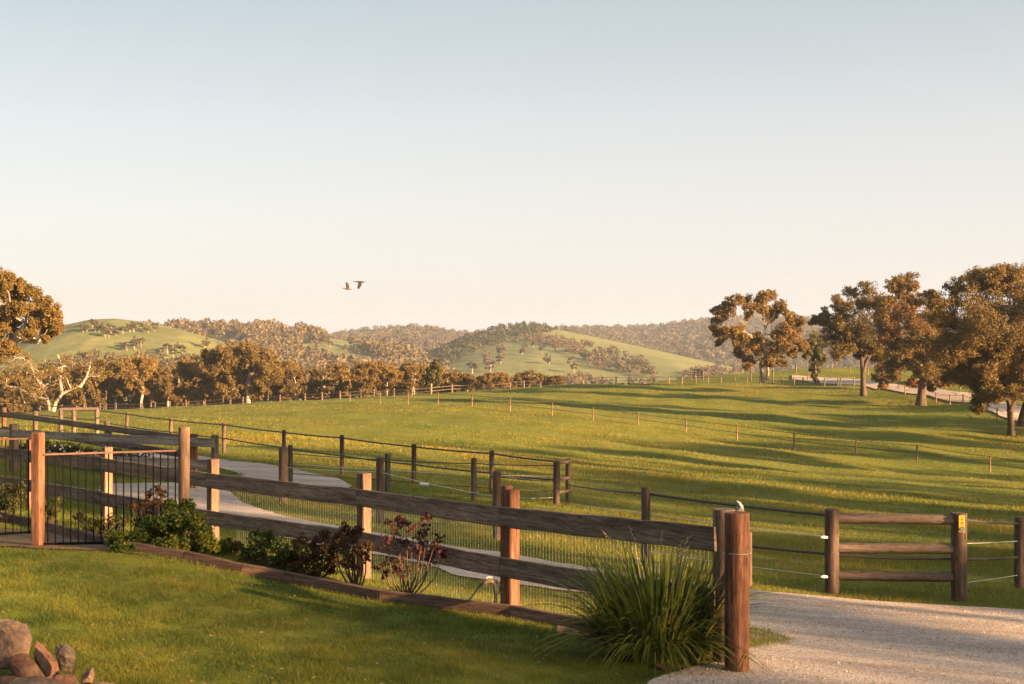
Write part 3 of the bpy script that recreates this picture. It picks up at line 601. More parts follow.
wood_on('woodland', H5, 8000, [], [], 7, 11, M['gum_far'], 'brown woodland covering the long ridge on the right', 43, 60)
wood_on('woodland', H4, 7000, [[(380,392),(400,372),(415,360),(440,348),(470,334),(500,324),(530,322),(575,326),(585,332),(560,333),(535,336),(510,341),(480,352),(455,362),(440,372),(415,388)]], [], 4, 6.5, M['pine_far'], 'dark green belt of trees down the left shoulder of the pasture hill', 44, 60)
wood_on('woodland', H4, 5200, [[(512,341),(537,338),(560,341),(585,346),(615,353),(640,362),(655,374),(660,388),(560,388),(566,377),(596,374),(585,362),(556,350),(530,344)], [(676,386),(690,374),(712,370),(745,374),(790,384),(830,392)]], [], 4, 6.5, M['gum_far'], 'pinkish brown trees in a band across the face of the pasture hill', 45, 60, 30, .25)
wood_on('woodland', H1, 2600, [[(70,362),(110,359),(150,361),(200,364),(260,366),(350,388),(350,400),(60,400)], [(235,356),(270,366),(330,376),(340,392),(230,392)]], [], 3.5, 6, M['gum_far'], 'brown trees along the foot of the green hill', 46, 60, 25, .2)
wood_on('woodland', H2, 1500, [[(250,352),(300,356),(372,372),(430,366),(470,380),(470,400),(240,400)]], [], 7, 11, M['gum_far'], 'brown trees below the small green field on the low ridge', 47, 60)
# single trees on the open slopes
def far_proto(seed, h, w, leaf):
    r = np.random.default_rng(seed)
    return make_tree('hillside_tree', (0,0,0), random_crown(h, w, 11, r, .3), [[(0,0,-.5),(.1,0,h*.25),(.2,0,h*.5)]], 'x', 'tree', leaf, 'bark_pale', .7, 7, 22, seed, .22, 'single trees on the far pasture slopes', rtip=.08)
FP = [[far_proto(61, 7, 3.2, 'gum_far'), 0], [far_proto(62, 6, 3.0, 'gum_far'), 0], [far_proto(63, 8, 3.0, 'gum_far'), 0]]
def nearest_uv(h, px, py):
    PX = CX + F*h['X']/h['Y']; PY = CY - F*h['Z']/h['Y']; d = (PX-px)**2 + (PY-py)**2; i, j = np.unravel_index(d.argmin(), d.shape); return h['X'][i,j], h['Y'][i,j], h['Z'][i,j]
singles = [(H1, p, 'brown tree in the clumps on the face of the round green hill', 1.0) for p in [(82,333),(88,332),(94,331),(99,333),(105,336),(110,338),(116,336),(112,333),(122,334),(128,332),(134,332),(141,331),(148,334),(155,333),(122,348),(128,349),(134,349),(140,348),(136,345),(160,355),(166,354),(176,351),(181,353),(172,357),(205,347),(228,346),(92,329),(103,331)]]
singles += [(H4, p, 'small pinkish brown tree on the open pasture hill', 1.0) for p in [(474,350),(485,366),(487,361),(501,364),(503,358),(503,353),(516,344),(526,350),(531,347),(536,341),(543,354),(549,364),(492,372),(470,374),(558,350),(571,366),(576,372),(520,356)]]
singles += [(H2, p, 'brown tree beside the small green field on the low ridge', 1.0) for p in [(318,350),(330,349),(345,352),(356,356),(350,366),(339,369)]]
rs = np.random.default_rng(9)
for k, (h, (px, py), lab, s) in enumerate(singles):
    x, y, z = nearest_uv(h, px, py); pr = FP[k % 3]; s = rs.uniform(.75, 1.15) * (1.0 if h is not H1 else .66)
    if not pr[1]: o = pr[0]; o.location = (x, y, z); o.scale = (s,)*3; o['label'] = lab; pr[1] = 1
    else: copy_tree(pr[0], (x, y, z), rs.uniform(0, 6.28), (s*rs.uniform(.9, 1.25), s), lab)

# ------------------------------------------------------------------ fences
def post_geo(mb, p, h, r, n=14, below=.25, lean=(0,0), flatr=1.0, square=None, ang=0):
    k = 9; z0 = -below
    if square:
        a, b = square; c = .012
        prof = [(-a+c,-b),(a-c,-b),(a,-b+c),(a,b-c),(a-c,b),(-a+c,b),(-a,b-c),(-a,-b+c)]
        prof = [(x*math.cos(ang)-y*math.sin(ang), x*math.sin(ang)+y*math.cos(ang)) for x, y in prof]
    else: prof = [(r*(1+random.uniform(-.035,.035))*math.cos(2*math.pi*i/n), r*(1+random.uniform(-.035,.035))*math.sin(2*math.pi*i/n)) for i in range(n)]
    vs = []; zs = list(np.linspace(z0, h-.012, k)) + [h]
    for i, z in enumerate(zs):
        s = random.uniform(.985, 1.01) if i < k else .93
        for x, y in prof: vs.append((p[0] + x*s + lean[0]*z, p[1] + y*s + lean[1]*z, p[2] + z))
    m = len(prof); L = len(zs)
    fs = [(i*m+j, i*m+(j+1) % m, (i+1)*m+(j+1) % m, (i+1)*m+j) for i in range(L-1) for j in range(m)]
    mb.add(vs, fs, not square); mb.add([vs[(L-1)*m+j] for j in range(m)], [tuple(range(m))])
def local_obj(mb, name, mat, parent, origin, rotz=0):
    """mesh whose own origin sits on the part, so grain follows each piece"""
    me_v = [Vector(v) - Vector(origin) for v in mb.v]
    if rotz: R = Matrix.Rotation(-rotz, 3, 'Z'); me_v = [R @ v for v in me_v]
    mb.v = [tuple(v) for v in me_v]; o = mb.build(name, mat, parent)
    o.location = Vector(origin) - Vector(parent.location) if parent else Vector(origin); o.rotation_euler = (0, 0, rotz); return o
def add_post(root, p, h, r, mat='post', name='post', **kw):
    mb = MB(); post_geo(mb, p, h, r, **kw); return local_obj(mb, name, M[mat], root, p)
def add_rail(root, a, b, h, t, mat='rail', name='rail', **kw):
    mb = MB(); mb.beam(a, b, h, t, **kw); a = Vector(a); b = Vector(b); d = b - a
    return local_obj(mb, name, M[mat], root, a, math.atan2(d.y, d.x))
def add_log(root, a, b, r, mat='post', name='rail', r2=None):
    mb = MB(); a = Vector(a); b = Vector(b); n = 7
    pts = [a.lerp(b, i/n) + Vector((0, 0, random.uniform(-.006, .006) if 0 < i < n else 0)) for i in range(n+1)]
    mb.tube(pts, 1, 12, [(r + ((r2 or r)-r)*i/n)*random.uniform(.985, 1.012) for i in range(n+1)]); d = b - a
    return local_obj(mb, name, M['log'], root, a, math.atan2(d.y, d.x))
def add_cable(root, pts, r, mat, name='cable', sag=.02):
    mb = MB(); P = []
    for a, b in zip(pts[:-1], pts[1:]):
        a = Vector(a); b = Vector(b); n = 6
        for i in range(n): t = i/n; P.append(a.lerp(b, t) - Vector((0, 0, 4*sag*t*(1-t))))
    P.append(Vector(pts[-1])); P = [p - root.location for p in P]; mb.tube(P, r, 6); return mb.build(name, M[mat], root)
def P3(px, D, py): return Vector(W(px, py, D))

# near rail fence ------------------------------------------------------
NF = [(-110,30,436,418),(31,22.5,449.5,437),(107,19.9,457,447),(213,18.2,472.4,459),(364,15.8,488.5,473),(508,13.4,505.8,488),(724,10.9,525.8,509)]   # px, depth, y of rail top, y of post top
LOW = {31:479,107:491.5,213:509.7,364:530.5,508:556.4,724:588}
b0 = onground(508, 13.4)
nf = empty('rail_fence', b0, 'nearest timber fence of two broad dark rails between orange brown posts along the garden', 'fence')
ndir = Vector((W(724,0,10.9)[0]-W(31,0,22.5)[0], 10.9-22.5, 0)).normalized(); nn = Vector((ndir.y, -ndir.x, 0));
if nn.y > 0: nn = -nn                          # side that faces the garden
fang = math.atan2(ndir.y, ndir.x)
tops = []; lows = []
for (px, D, yr, yt) in NF:
    g = onground(px, D); h = P3(px, D, yt).z - g.z
    if px == 724: add_post(nf, g, h, .095, 'post_grey', below=.3)
    elif px == 508:
        add_post(nf, g + ndir*.065, h-.01, 0, 'post_red', square=(.052,.07), ang=fang); add_post(nf, g - ndir*.055 - nn*.03, h+.02, 0, 'post_red', square=(.045,.06), ang=fang)
    else: add_post(nf, g, h, 0, 'post_red' if px in (31,) else 'post', square=(.075,.065), ang=fang)
    tops.append(Vector((g.x, g.y, P3(px, D, yr).z)) + nn*.10); yl = LOW.get(px); lows.append(Vector((g.x, g.y, P3(px, D, yl).z if yl else tops[-1].z - .53)) + nn*.10)
for i in range(len(tops)-1):
    a, b = tops[i], tops[i+1]; e = (b-a).normalized()*.004
    add_rail(nf, a + e - Vector((0,0,.105)), b - e - Vector((0,0,.105)), .21, .045, seg=10, wob=.006)
    a, b = lows[i], lows[i+1]
    add_rail(nf, a + e - Vector((0,0,.10)), b - e - Vector((0,0,.10)), .205, .045, seg=10, wob=.006)
mb = MB()                                     # netting on the far side of the posts
def fence_xy(px):
    for (p0, D0, *_), (p1, D1, *_) in zip(NF[:-1], NF[1:]):
        if p0 <= px <= p1:
            A0 = Vector(((p0-CX)/F*D0, D0)); B0 = Vector(((p1-CX)/F*D1, D1)); u = (px-CX)/F
            t = (u*A0.y - A0.x) / ((B0.x - A0.x) - u*(B0.y - A0.y)); return A0.lerp(B0, t)
s0 = fence_xy(232); s1 = fence_xy(720); path = [s0] + [Vector(((p-CX)/F*D, D)) for p, D, *_ in NF if 232 < p < 720] + [s1]
L = [0]
for a, b in zip(path[:-1], path[1:]): L.append(L[-1] + (b-a).length)
def at(s):
    for i in range(len(path)-1):
        if s <= L[i+1] + 1e-6: return path[i].lerp(path[i+1], (s-L[i])/(L[i+1]-L[i]))
def topz(q): px = CX + F*q.x/q.y; return -(np.interp(px, [n[0] for n in NF], [n[2] for n in NF]) - CY)/F*q.y
off = -nn*.08; n = int(L[-1]/.052); prev = None
for i in range(n+1):
    q = at(L[-1]*i/n); p = Vector((q.x, q.y, 0)) + off; z0 = hz(p.x, p.y); z1 = topz(q) - .03
    lo = Vector((p.x, p.y, z0)); hi = Vector((p.x + random.uniform(-.002,.002), p.y, z1)); mb.tube([lo - nf.location, hi - nf.location], .0009, 3, cap=False)
    cur = [lo.lerp(hi, t) - nf.location for t in (.05,.28,.52,.76,.98)]
    if prev and i % 1 == 0:
        for a, b in zip(prev, cur): mb.tube([a, b], .0007, 3, cap=False)
    prev = cur
mb.build('wire_netting', M['galv'], nf)
# strainer post in front of the fence end
g = onground(737, 10.5); sp = empty('strainer_post', g, 'thick round reddish post at the driveway end of the nearest fence', 'post')
add_post(sp, g, P3(737,10.5,512.5).z - g.z, .104, 'post_stained', name='round_post', n=20, below=.3)
mb = MB(); top = P3(742, 10.55, 514) + Vector((0, .03, 0)); tl = top - g
mb.sweep([tl + Vector((.01,.09,-.14)), tl + Vector((.008,.09,0)), tl + Vector((.004,.085,.05)), tl + Vector((-.015,.08,.085)), tl + Vector((-.035,.07,.098))], [(-.035,-.012),(.035,-.012),(.035,.012),(-.035,.012)], scales=[1,1,.95,.8,.45])
mb.build('hinge_strap', M['zinc'], sp)
g2 = onground(748.5, 10.78); mb = MB(); post_geo(mb, Vector((g2.x, g2.y, P3(748,10.78,585).z)), P3(748,10.78,532).z - P3(748,10.78,585).z, .03, n=8, below=0); local_obj(mb, 'side_block', M['post'], sp, g2)
mb = MB(); mb.tube([Vector((-.112,0,.98)), Vector((-.06,-.095,.985)), Vector((0,-.112,.985)), Vector((.06,-.095,.985)), Vector((.112,0,.98))], .004, 5)
mb.build('tie_wire', M['zinc'], sp)

# iron fence --------------------------------------------------------------
g = onground(38, 15.5); ir = empty('iron_fence', g, 'low fence panels of thin dark vertical bars between two orange timber posts', 'fence')
add_post(ir, g, P3(38,15.5,432.5).z - g.z, 0, 'post_red', square=(.062,.06), ang=-.25)
g3 = onground(184, 15.9); add_post(ir, g3, P3(184,15.9,427).z - g3.z, .07, 'post', n=16)
def panel(pa, pb, Da, Db, ta, tb, ba, bb, n):
    mb = MB(); mr = MB()
    A0, A1, B0, B1 = P3(pa,Da,ta), P3(pb,Db,tb), P3(pa,Da,ba), P3(pb,Db,bb)
    mr.beam(A0 - ir.location, A1 - ir.location, .022, .035, seg=4, wob=.001, ch=.003)
    mb.beam(B0 - ir.location, B1 - ir.location, .03, .03, seg=4, wob=.001, ch=.003)
    for i in range(n): t = (i+.5)/n; mb.tube([A0.lerp(A1, t) - ir.location, B0.lerp(B1, t) - ir.location - Vector((0,0,.02))], .0085, 6)
    mr.build('top_rail', M['iron_rail'], ir); mb.build('bar_panel', M['iron'], ir)
panel(44, 179, 15.5, 15.9, 454.5, 450.5, 544, 541, 18); panel(-75, 32.5, 15.6, 15.5, 441, 438.5, 538, 532, 14)

# garden edging --------------------------------------------------------------
ep = [G(*p) for p in EDGE_LINE]; ed = empty('garden_edging', ep[7], 'low timber sleepers edging the lawn below the nearest fence', 'garden edging')
for i in range(len(ep)-1):
    a, b = ep[i], ep[i+1]; e = (b-a).normalized()*.006
    add_rail(ed, a + e + Vector((0,0,.04)), b - e + Vector((0,0,.04)), .16, .06, 'edge', 'sleeper', seg=5, wob=.004)

# electric paddock fence, rows ------------------------------------------------
def row_posts(root, rows, mat='post', r=.07):
    out = []
    for (px, D, yt, *k) in rows:
        g = onground(px, D); h = P3(px, D, yt).z - g.z; add_post(root, g, h, k[0] if k else r, mat, n=12, lean=(random.uniform(-.008,.008), 0)); out.append((g, h))
    return out
RD = [(283,28.6,448,.10),(380,24.6,457.5,.075),(497,22.9,471,.075),(646,20.5,487,.075)]
pd = empty('paddock_fence', onground(497,22.9), 'round post paddock fence with dark cables and white wires running to the timber gate frame', 'fence')
rp = row_posts(pd, RD, 'post_shaded')
Hb = onground(568, 37.5); Hf = onground(556.5, 36.2)
gl = onground(832, 18.8); gr = onground(959, 18.4); ge = onground(1019, 20.2)
def up(g, z): return Vector((g.x, g.y, z))
q646 = rp[3][0]
add_cable(pd, [P3(569,37.4,485), up(q646, P3(646,20.5,493.5).z) , up(gl, P3(832,18.8,515.5).z)], .021, 'cable')
add_cable(pd, [up(q646, P3(646,20.5,533).z), up(gl, P3(832,18.8,554.5).z), up(gr, P3(959,18.4,559).z), up(ge, P3(1019,20.2,557).z)], .021, 'cable')
add_cable(pd, [up(gr, P3(959,18.4,519).z), up(ge, P3(1019,20.2,523.5).z), P3(1150,23,532)], .021, 'cable')
add_cable(pd, [P3(569,37.4,503), up(q646, P3(646,20.5,513).z), up(gl, P3(826,18.75,537.5).z)], .0045, 'wire', 'white_wire')
add_cable(pd, [up(q646, P3(646,20.5,551).z), up(gl, P3(826,18.75,577).z)], .0045, 'wire', 'white_wire')
add_cable(pd, [up(gr, P3(963,18.4,543.5).z) + Vector((.1,0,0)), up(ge, P3(1015,20.2,541).z)], .0045, 'wire', 'white_wire', .005)
add_cable(pd, [up(gr, P3(963,18.4,582.5).z) + Vector((.1,0,0)), up(ge, P3(1015,20.2,575).z)], .0045, 'wire', 'white_wire', .005)
add_cable(pd, [up(rp[2][0], P3(497,22.9,476).z), P3(553,36.2,481)], .021, 'cable')
add_cable(pd, [up(rp[0][0], P3(283,28.6,467).z), up(rp[1][0], P3(380,24.6,472).z), up(rp[2][0], P3(497,22.9,497).z), P3(553,36.2,497.5)], .0045, 'wire', 'white_wire')
add_post(pd, ge, P3(1019,20.2,517).z - ge.z, .075, 'post_shaded', n=14)
for (px, D, py) in [(829,18.65,537.5),(829,18.65,577)]:
    mb = MB(); c = P3(px, D, py) - Vector((.02,.0,0)); mb.tube([c + Vector((-.10,0,.0)) - pd.location, c + Vector((-.06,0,.005)) - pd.location, c + Vector((0,0,0)) - pd.location], 1, 8, [.012,.026,.018]); mb.build('insulator', M['white'], pd)
# gate frame
gf = empty('timber_gate_frame', gl, 'timber frame of two round posts joined by three round rails beside the driveway', 'gate frame')
add_post(gf, gl, P3(832,18.8,509).z - gl.z, .105, 'post_shaded', n=18); add_post(gf, gr, P3(959,18.4,513).z - gr.z, .108, 'post_shaded', n=18)
for yl, yr, r in [(518.3,519.8,.075),(547.8,548.8,.078),(575.5,577,.073)]: add_log(gf, P3(838,18.8,yl), P3(953,18.42,yr), r, 'post')
# yellow plate on the right post
sg = empty('yellow_marker_plate', P3(962,18.27,524), 'small yellow marker plate fixed near the top of the right gate frame post', 'sign')
mb = MB(); mb.beam((0,0,.125), (0,0,-.115), .012, .085, seg=1, ch=.002, wob=0); 
mb2 = MB(); hw, hh = .042, .118
mb2.add([(-hw,0,-hh),(hw,0,-hh),(hw,0,hh),(-hw,0,hh),(-hw,.012,-hh),(hw,.012,-hh),(hw,.012,hh),(-hw,.012,hh)], [(0,1,2,3),(4,7,6,5),(0,4,5,1),(1,5,6,2),(2,6,7,3),(3,7,4,0)]); mb2.build('plate', M['yellow'], sg)
mb = MB()
def bar(x0, z0, x1, z1): mb.add([(x0,-.003,z0),(x1,-.003,z0),(x1,-.003,z1),(x0,-.003,z1)], [(0,1,2,3)])
for z in (.088, .098): bar(-.028, z, .028, z+.004)
bar(-.030,.058,.030,.064); bar(-.004,.04,.004,.08); bar(-.016,.02,.016,.026); bar(-.018,.0,-.008,.02); bar(.008,.0,.018,.02); bar(-.016,-.008,.016,-.002); bar(-.024,-.03,.024,-.024)
mb.build('printed_marks', M['black'], sg)
mb = MB(); n = 20
def disc(r0, y, cx=0, cz=-.075): return [(cx + r0*math.cos(2*math.pi*i/n), y, cz + r0*math.sin(2*math.pi*i/n)) for i in range(n)]
mb.add(disc(.037,-.005), [tuple(range(n))]); dd_ = mb.build('dark_disc', M['black'], sg)
mb = MB(); mb.add(disc(.026,-.008), [tuple(range(n))]); mb.build('disc_centre', M['zinc'], dd_)
mb = MB(); mb.add([(-.014,-.011,-.08),(.014,-.011,-.08),(.014,-.011,-.070),(-.014,-.011,-.070)], [(0,1,2,3)]); mb.build('disc_mark', M['black'], dd_)

# row E : second line
re_ = empty('lane_fence', onground(387,37), 'thin middle fence line with an insulator handle, leading to the stile posts', 'fence')
rp = row_posts(re_, [(290.5,40,445,.075),(387.5,37,453.5,.085),(474,35,458,.08)], 'post_grey')
e290, e387, e474 = [a for a, _ in rp]
for ys, r, m, nm in [((453.5,460,463.5,465.5),.016,'cable','cable'),((463.5,470,474,476),.007,'wire','white_wire'),((473,480,487,491),.012,'cable','cable')]:
    add_cable(re_, [up(e290, P3(290,40,ys[0]).z), up(e387, P3(387,37,ys[1]).z), up(e474, P3(474,35,ys[2]).z), P3(554,36.2,ys[3])], r, m, nm)
mb = MB(); c = P3(424,36,484); mb.tube([c + Vector((-.14,0,.01)) - re_.location, c + Vector((-.08,0,.0)) - re_.location, c + Vector((.10,0,-.01)) - re_.location, c + Vector((.15,0,-.015)) - re_.location], 1, 8, [.012,.045,.05,.02]); mb.build('spring_handle', M['white'], re_)
# stile (H posts)
hs = empty('stile_posts', Hf, 'pair of posts joined by three short rungs where the paddock fences meet', 'fence posts')
add_post(hs, Hf, P3(556.5,36.2,461).z - Hf.z, .095, 'post_shaded'); add_post(hs, Hb, P3(568,37.5,459).z - Hb.z, .075, 'post_shaded')
for y0, y1 in ((463,461.5),(479,478),(493,490.5)): add_log(hs, P3(556.5,36.2,y0) + Vector((-.02,-.06,0)), P3(569,37.5,y1) + Vector((.03,0,0)), .05, 'post_grey', 'rung')
# row C
rc = empty('paddock_fence', onground(414,41), 'long post fence with dark cables behind the gravel path', 'fence')
RC = [(97,66,408),(127,59,412),(171,54.5,418),(224,50.5,422.5),(284,47,430),(342,44,435),(414,41,444),(492,38.5,450.5)]
rp = row_posts(rc, RC, 'post_shaded', .075)
cab = [424.5,432,438.5,447.2,456.2]
tp = [P3(-40,75,398)] + [up(g, g.z + h*.93) for (g, h) in rp] + [P3(556,36.4,461.5)]
md = [P3(-40,75,407)] + [up(g, g.z + h*.48) for (g, h) in rp] + [P3(556,36.4,480)]
add_cable(rc, tp, .028, 'cable'); add_cable(rc, md, .026, 'cable')
# G: pale rail fence on the left, F: dark rail fence behind it
gfn = empty('board_fence', onground(109,31), 'grey weathered board fence across the gravel path on the left', 'fence')
gp = []
for px, D, yt, r in [(-100,36,418,.09),(14,34,424,.12),(109,31,430,.07),(215,28.6,435,.085)]:
    g = onground(px, D); gp.append((px, D, g)); add_post(gfn, g, P3(px,D,yt).z - g.z, r, 'post_grey')
for (a, b), (ya, yb) in zip(zip(gp[:-1], gp[1:]), [(429,433.5),(433.5,437.5),(438,442.5)]):
    add_rail(gfn, P3(a[0],a[1],ya) - Vector((0,.1,0)), P3(b[0],b[1],yb) - Vector((0,.1,0)), .20, .045, 'rail_pale')
    add_rail(gfn, P3(a[0],a[1],ya+22) - Vector((0,.1,0)), P3(b[0],b[1],yb+21.5) - Vector((0,.1,0)), .20, .045, 'rail_pale')
for px in (192,195.8): g = onground(px, 29.3); add_post(gfn, g, P3(px,29.3,434).z - g.z, .05, 'post_red')
ffn = empty('dark_rail_fence', onground(60,42), 'dark two rail fence slanting behind the board fence at the left edge', 'fence')
fpst = [(-90,54,403),(4,47,411.5),(35.5,45,415),(107,40,425),(184,36,435)]
fg = [(px, D, onground(px, D), y) for px, D, y in fpst]
for px, D, g, y in fg[:-1]: add_post(ffn, g, P3(px,D,y-4).z - g.z, .085, 'post_red' if px == 4 else 'post_grey')
for a, b in zip(fg[:-1], fg[1:]):
    add_rail(ffn, P3(a[0],a[1],a[3]+3) - Vector((0,.12,0)), P3(b[0],b[1],b[3]+3) - Vector((0,.12,0)), .19, .05, 'rail')
    add_rail(ffn, P3(a[0],a[1],a[3]+17) - Vector((0,.12,0)), P3(b[0],b[1],b[3]+19) - Vector((0,.12,0)), .19, .05, 'rail')
# pole frame
pf = empty('hitching_rail', onground(80,62), 'open frame of weathered posts with one top pole behind the dark rail fence', 'hitching rail')
for px, D in ((61,62),(74,62),(97,62)): g = onground(px, D); add_post(pf, g, P3(px,D,409.5).z - g.z, .11, 'post_grey')
add_log(pf, P3(60,62,409.5), P3(98,62,408.8), .09, 'post_grey', 'top_pole')

# row L: wire fence across the field
lf = empty('field_fence', onground(593,107), 'slender post and wire fence crossing the sunlit field', 'fence')
RL = [(350,140,393),(380,133,391.5),(408,130,390.5),(438,126,392),(472,119,394.5),(510,113,397),(552,110,402),(593,107,407.5),(638,105.5,413),(686,104,418.5),(737,101,424.5),(794,96,432),(856,93,439),(917,90,444.5),(990,84,455.5),(1075,78,468)]
rp = row_posts(lf, RL, 'post', .055)
for f in (.93, .5): add_cable(lf, [up(g, g.z + h*f) for g, h in rp], .022, 'cable', sag=.03)
# row K: crest fences
kf = empty('crest_fence', onground(600,195), 'far fence of pale posts along the crest from the middle to the right trees', 'fence')
RK = [(510,182,381),(524,183,380.5),(540.6,185,380),(556,188,379.5),(570.5,191,379),(583,193,378.5),(602,195,376.5),(616,196,376.5),(629,197,376.5),(654,199,377),(669,200,377),(682,200,377),(696,200,377),(708,199,376.5),(721,198,377),(735,197,377),(747,196,377.5),(760,195,376),(773,195,377),(782,194,376.5),(794,193,377),(803,193,377),(817,192,377.5)]
rp = row_posts(kf, RK, 'post', .09)
for f in (.9, .5): add_cable(kf, [up(g, g.z + h*f) for g, h in rp], .03, 'cable', sag=.02)
kl = empty('crest_rail_fence', onground(260,185), 'low two rail fence with pinkish posts in front of the left tree belt', 'fence')
RKL = [(40,203),(62,202),(84,200),(100,198),(116,197),(142,195),(151,194),(155,193),(170,192),(186,190),(205,189),(223,188),(243,186),(260,185),(268,184),(280,183),(295,181),(305,180),(322,179),(329,179),(340,178),(361,178),(374,177),(394,176),(412,175),(431,175),(452,177),(470,179),(490,180),(510,182)]
rp = []
for px, D in RKL: g = onground(px, D); add_post(kl, g, 1.2, .10, 'post', n=8); rp.append((g, 1.15))
for i in range(len(rp)-1):
    (a, h), (b, _) = rp[i], rp[i+1]
    for z in (.95, .5): add_rail(kl, a + Vector((0,-.12,z)), b + Vector((0,-.12,z)), .09, .04, 'post_grey', 'rail', seg=2)
# fence along the far road
kr = empty('roadside_fence', onground(936,152), 'post and wire fence beside the far gravel road under the gum trees', 'fence')
RR = [(905,163),(921,158),(936,152),(950,147),(963,142),(980,134),(997,126),(1010,120),(1040,112)]
rp = []
for px, D in RR: g = onground(px, D-2); add_post(kr, g, 1.2, .07, 'post', n=8); rp.append(g)
add_cable(kr, [g + Vector((0,0,1.05)) for g in rp], .02, 'cable'); add_cable(kr, [g + Vector((0,0,.55)) for g in rp], .02, 'cable')
ks = empty('roadside_fence', onground(936,168), 'post and wire fence on the far side of the gravel road', 'fence')
rp = []
for px, D in [(818,226),(832,222),(850,215),(868,207),(884,200),(900,192),(918,184),(934,176),(946,170),(960,164),(976,158),(995,150)]: g = onground(px, D); add_post(ks, g, 1.2, .08, 'post', n=8); rp.append(g)
add_cable(ks, [g + Vector((0,0,1.05)) for g in rp], .02, 'cable')
# barriers by the road
def barrier(pa, pb, D, rails, label, h=1.25, mat='post_grey'):
    a = onground(pa, D); b = onground(pb, D); o = empty('timber_barrier', a, label, 'barrier', None)
    add_post(o, a, h, .09, mat, n=8); add_post(o, b, h, .09, mat, n=8)
    for z in rails: add_log(o, a + Vector((0,-.05,z)), b + Vector((0,-.05,z)), .07, mat)
barrier(824.5, 838, 187, (1.2,), 'left one of two open barriers with one pale top rail by the far road'); barrier(840.5, 854, 183, (1.2,), 'right one of two open barriers with one pale top rail by the far road')
barrier(807.5, 817, 200, (1.2,.8,.4), 'small three rail timber barrier below the low dark tree'); barrier(909.5, 919, 170, (1.3,.95,.6,.25), 'four rail timber barrier touching the leaning trunk on the left', 1.4)
# tall thin posts near the pale tree, and field stumps
for px, D, h, lab in [(751,205,1.9,'thin pole on the far rise, left of the pale twin stems'),(773,205,2.3,'tall thin pole just right of the pale twin stems'),(796,215,1.7,'thin weathered pole on the dark rise behind the crest fence'),(703,210,1.7,'thin pole standing on the crest at the foot of the wooded slope')]:
    g = onground(px, D); o = empty('pole', g, lab, 'pole'); add_post(o, g, h, .11, 'post_grey', n=8)
# cattle yard rails left of it
cy = empty('rail_pen', onground(697,208), 'small pale rail pen on the crest line right of the middle', 'pen')
a = onground(691, 212); b2 = onground(703, 208)
for t in (0, .33, .66, 1): p = a.lerp(b2, t); add_post(cy, p, 1.7, .09, 'post_grey', n=8)
for z in (.5, .9, 1.3, 1.65): add_log(cy, a + Vector((0,-.05,z)), b2 + Vector((0,-.05,z)), .06, 'post_grey')

# ------------------------------------------------------------------ rocks, logs
def rock(name, c, dims, mat, label, seed, rot=(0,0,0), cat='rock', group=None):
    r = np.random.default_rng(seed); bm = bmesh.new(); bmesh.ops.create_icosphere(bm, subdivisions=4, radius=1)
    planes = [(Vector(r.normal(size=3)).normalized(), r.uniform(.42, .78)) for _ in range(12)]
    for v in bm.verts:
        p = v.co.copy()
        for n_, d in planes:
            k = p.dot(n_) - d
            if k > 0: p -= n_*k*.99
        q = p*2.3 + Vector((seed*3.1, 0, 0)); from mathutils import noise as mn
        p += p.normalized() * (mn.noise(q)*.07 + mn.noise(q*3.1)*.045 + mn.noise(q*8)*.028 + mn.noise(q*17)*.016)
        v.co = Vector((p.x*dims[0], p.y*dims[1], p.z*dims[2]))
    me = bpy.data.meshes.new(name); bm.to_mesh(me); bm.free()
    o = link(name, me, M[mat]); o.location = c; o.rotation_euler = rot; return tag(o, label, cat, group)
GR = 'rocks piled at the lawn edge'
def rk(px, py, D, dims, mat, label, seed, rot): rock('rock', P3(px, py=py, D=D), dims, mat, label, seed, rot, 'rock', GR)
rk(3, 646, 8.9, (.20,.24,.27), 'rock_tan', 'largest pale sandstone rock on top of the pile at the left edge', 1, (.2,.3,.2))
rk(-22, 668, 8.7, (.24,.26,.24), 'rock_grey', 'grey brown rock under the pale sandstone, cut by the left edge', 2, (.1,.3,.7))
rk(29, 672, 8.75, (.10,.17,.21), 'rock_red', 'red brown slab leaning beside the pale sandstone rock', 3, (.2,-.45,.3))
rk(45, 665, 9.3, (.07,.14,.24), 'rock_red', 'thin dark red slab leaning behind the others in the pile', 4, (.1,-.6,.1))
rk(66, 664, 9.1, (.095,.13,.145), 'rock_grey', 'upright grey rock with a rusty side, fourth from the left', 5, (.1,-.25,.4))
rk(38, 686, 8.5, (.19,.15,.085), 'rock_tan', 'flat tan rock at the front of the pile along the bottom edge', 6, (.1,.25,.2))
rk(16, 690, 8.6, (.16,.15,.13), 'rock_red', 'rounded red brown rock low at the front of the pile', 12, (.4,.1,.2))
rk(86, 679, 9.1, (.05,.09,.09), 'rock_tan', 'small pointed tan rock catching light near the right end of the pile', 7, (.2,.3,.1))
rk(103, 688, 9.0, (.09,.08,.065), 'rock_tan', 'small pale rounded rock at the right end of the pile', 8, (.1,.1,.8))
rk(62, 694, 8.9, (.15,.16,.14), 'rock_red', 'dark red rock wedged beneath the upright grey rock', 9, (.3,.1,1.0))
rk(10, 720, 8.9, (.34,.3,.26), 'rock_grey', 'base rock buried under the left of the pile', 10, (.1,.1,.2)); rk(75, 722, 9.0, (.34,.3,.2), 'rock_red', 'base rock buried under the right of the pile', 11, (.2,.1,1.2))
g = onground(644, 190); rock('field_rock', g + Vector((0,0,.15)), (1.0,.5,.45), 'rock_grey', 'larger of two dark rocks lying in the grass below the crest fence', 31)
g = onground(624, 192); rock('field_rock', g + Vector((0,0,.12)), (.55,.4,.35), 'rock_grey', 'smaller of two dark rocks lying in the grass below the crest fence', 32)
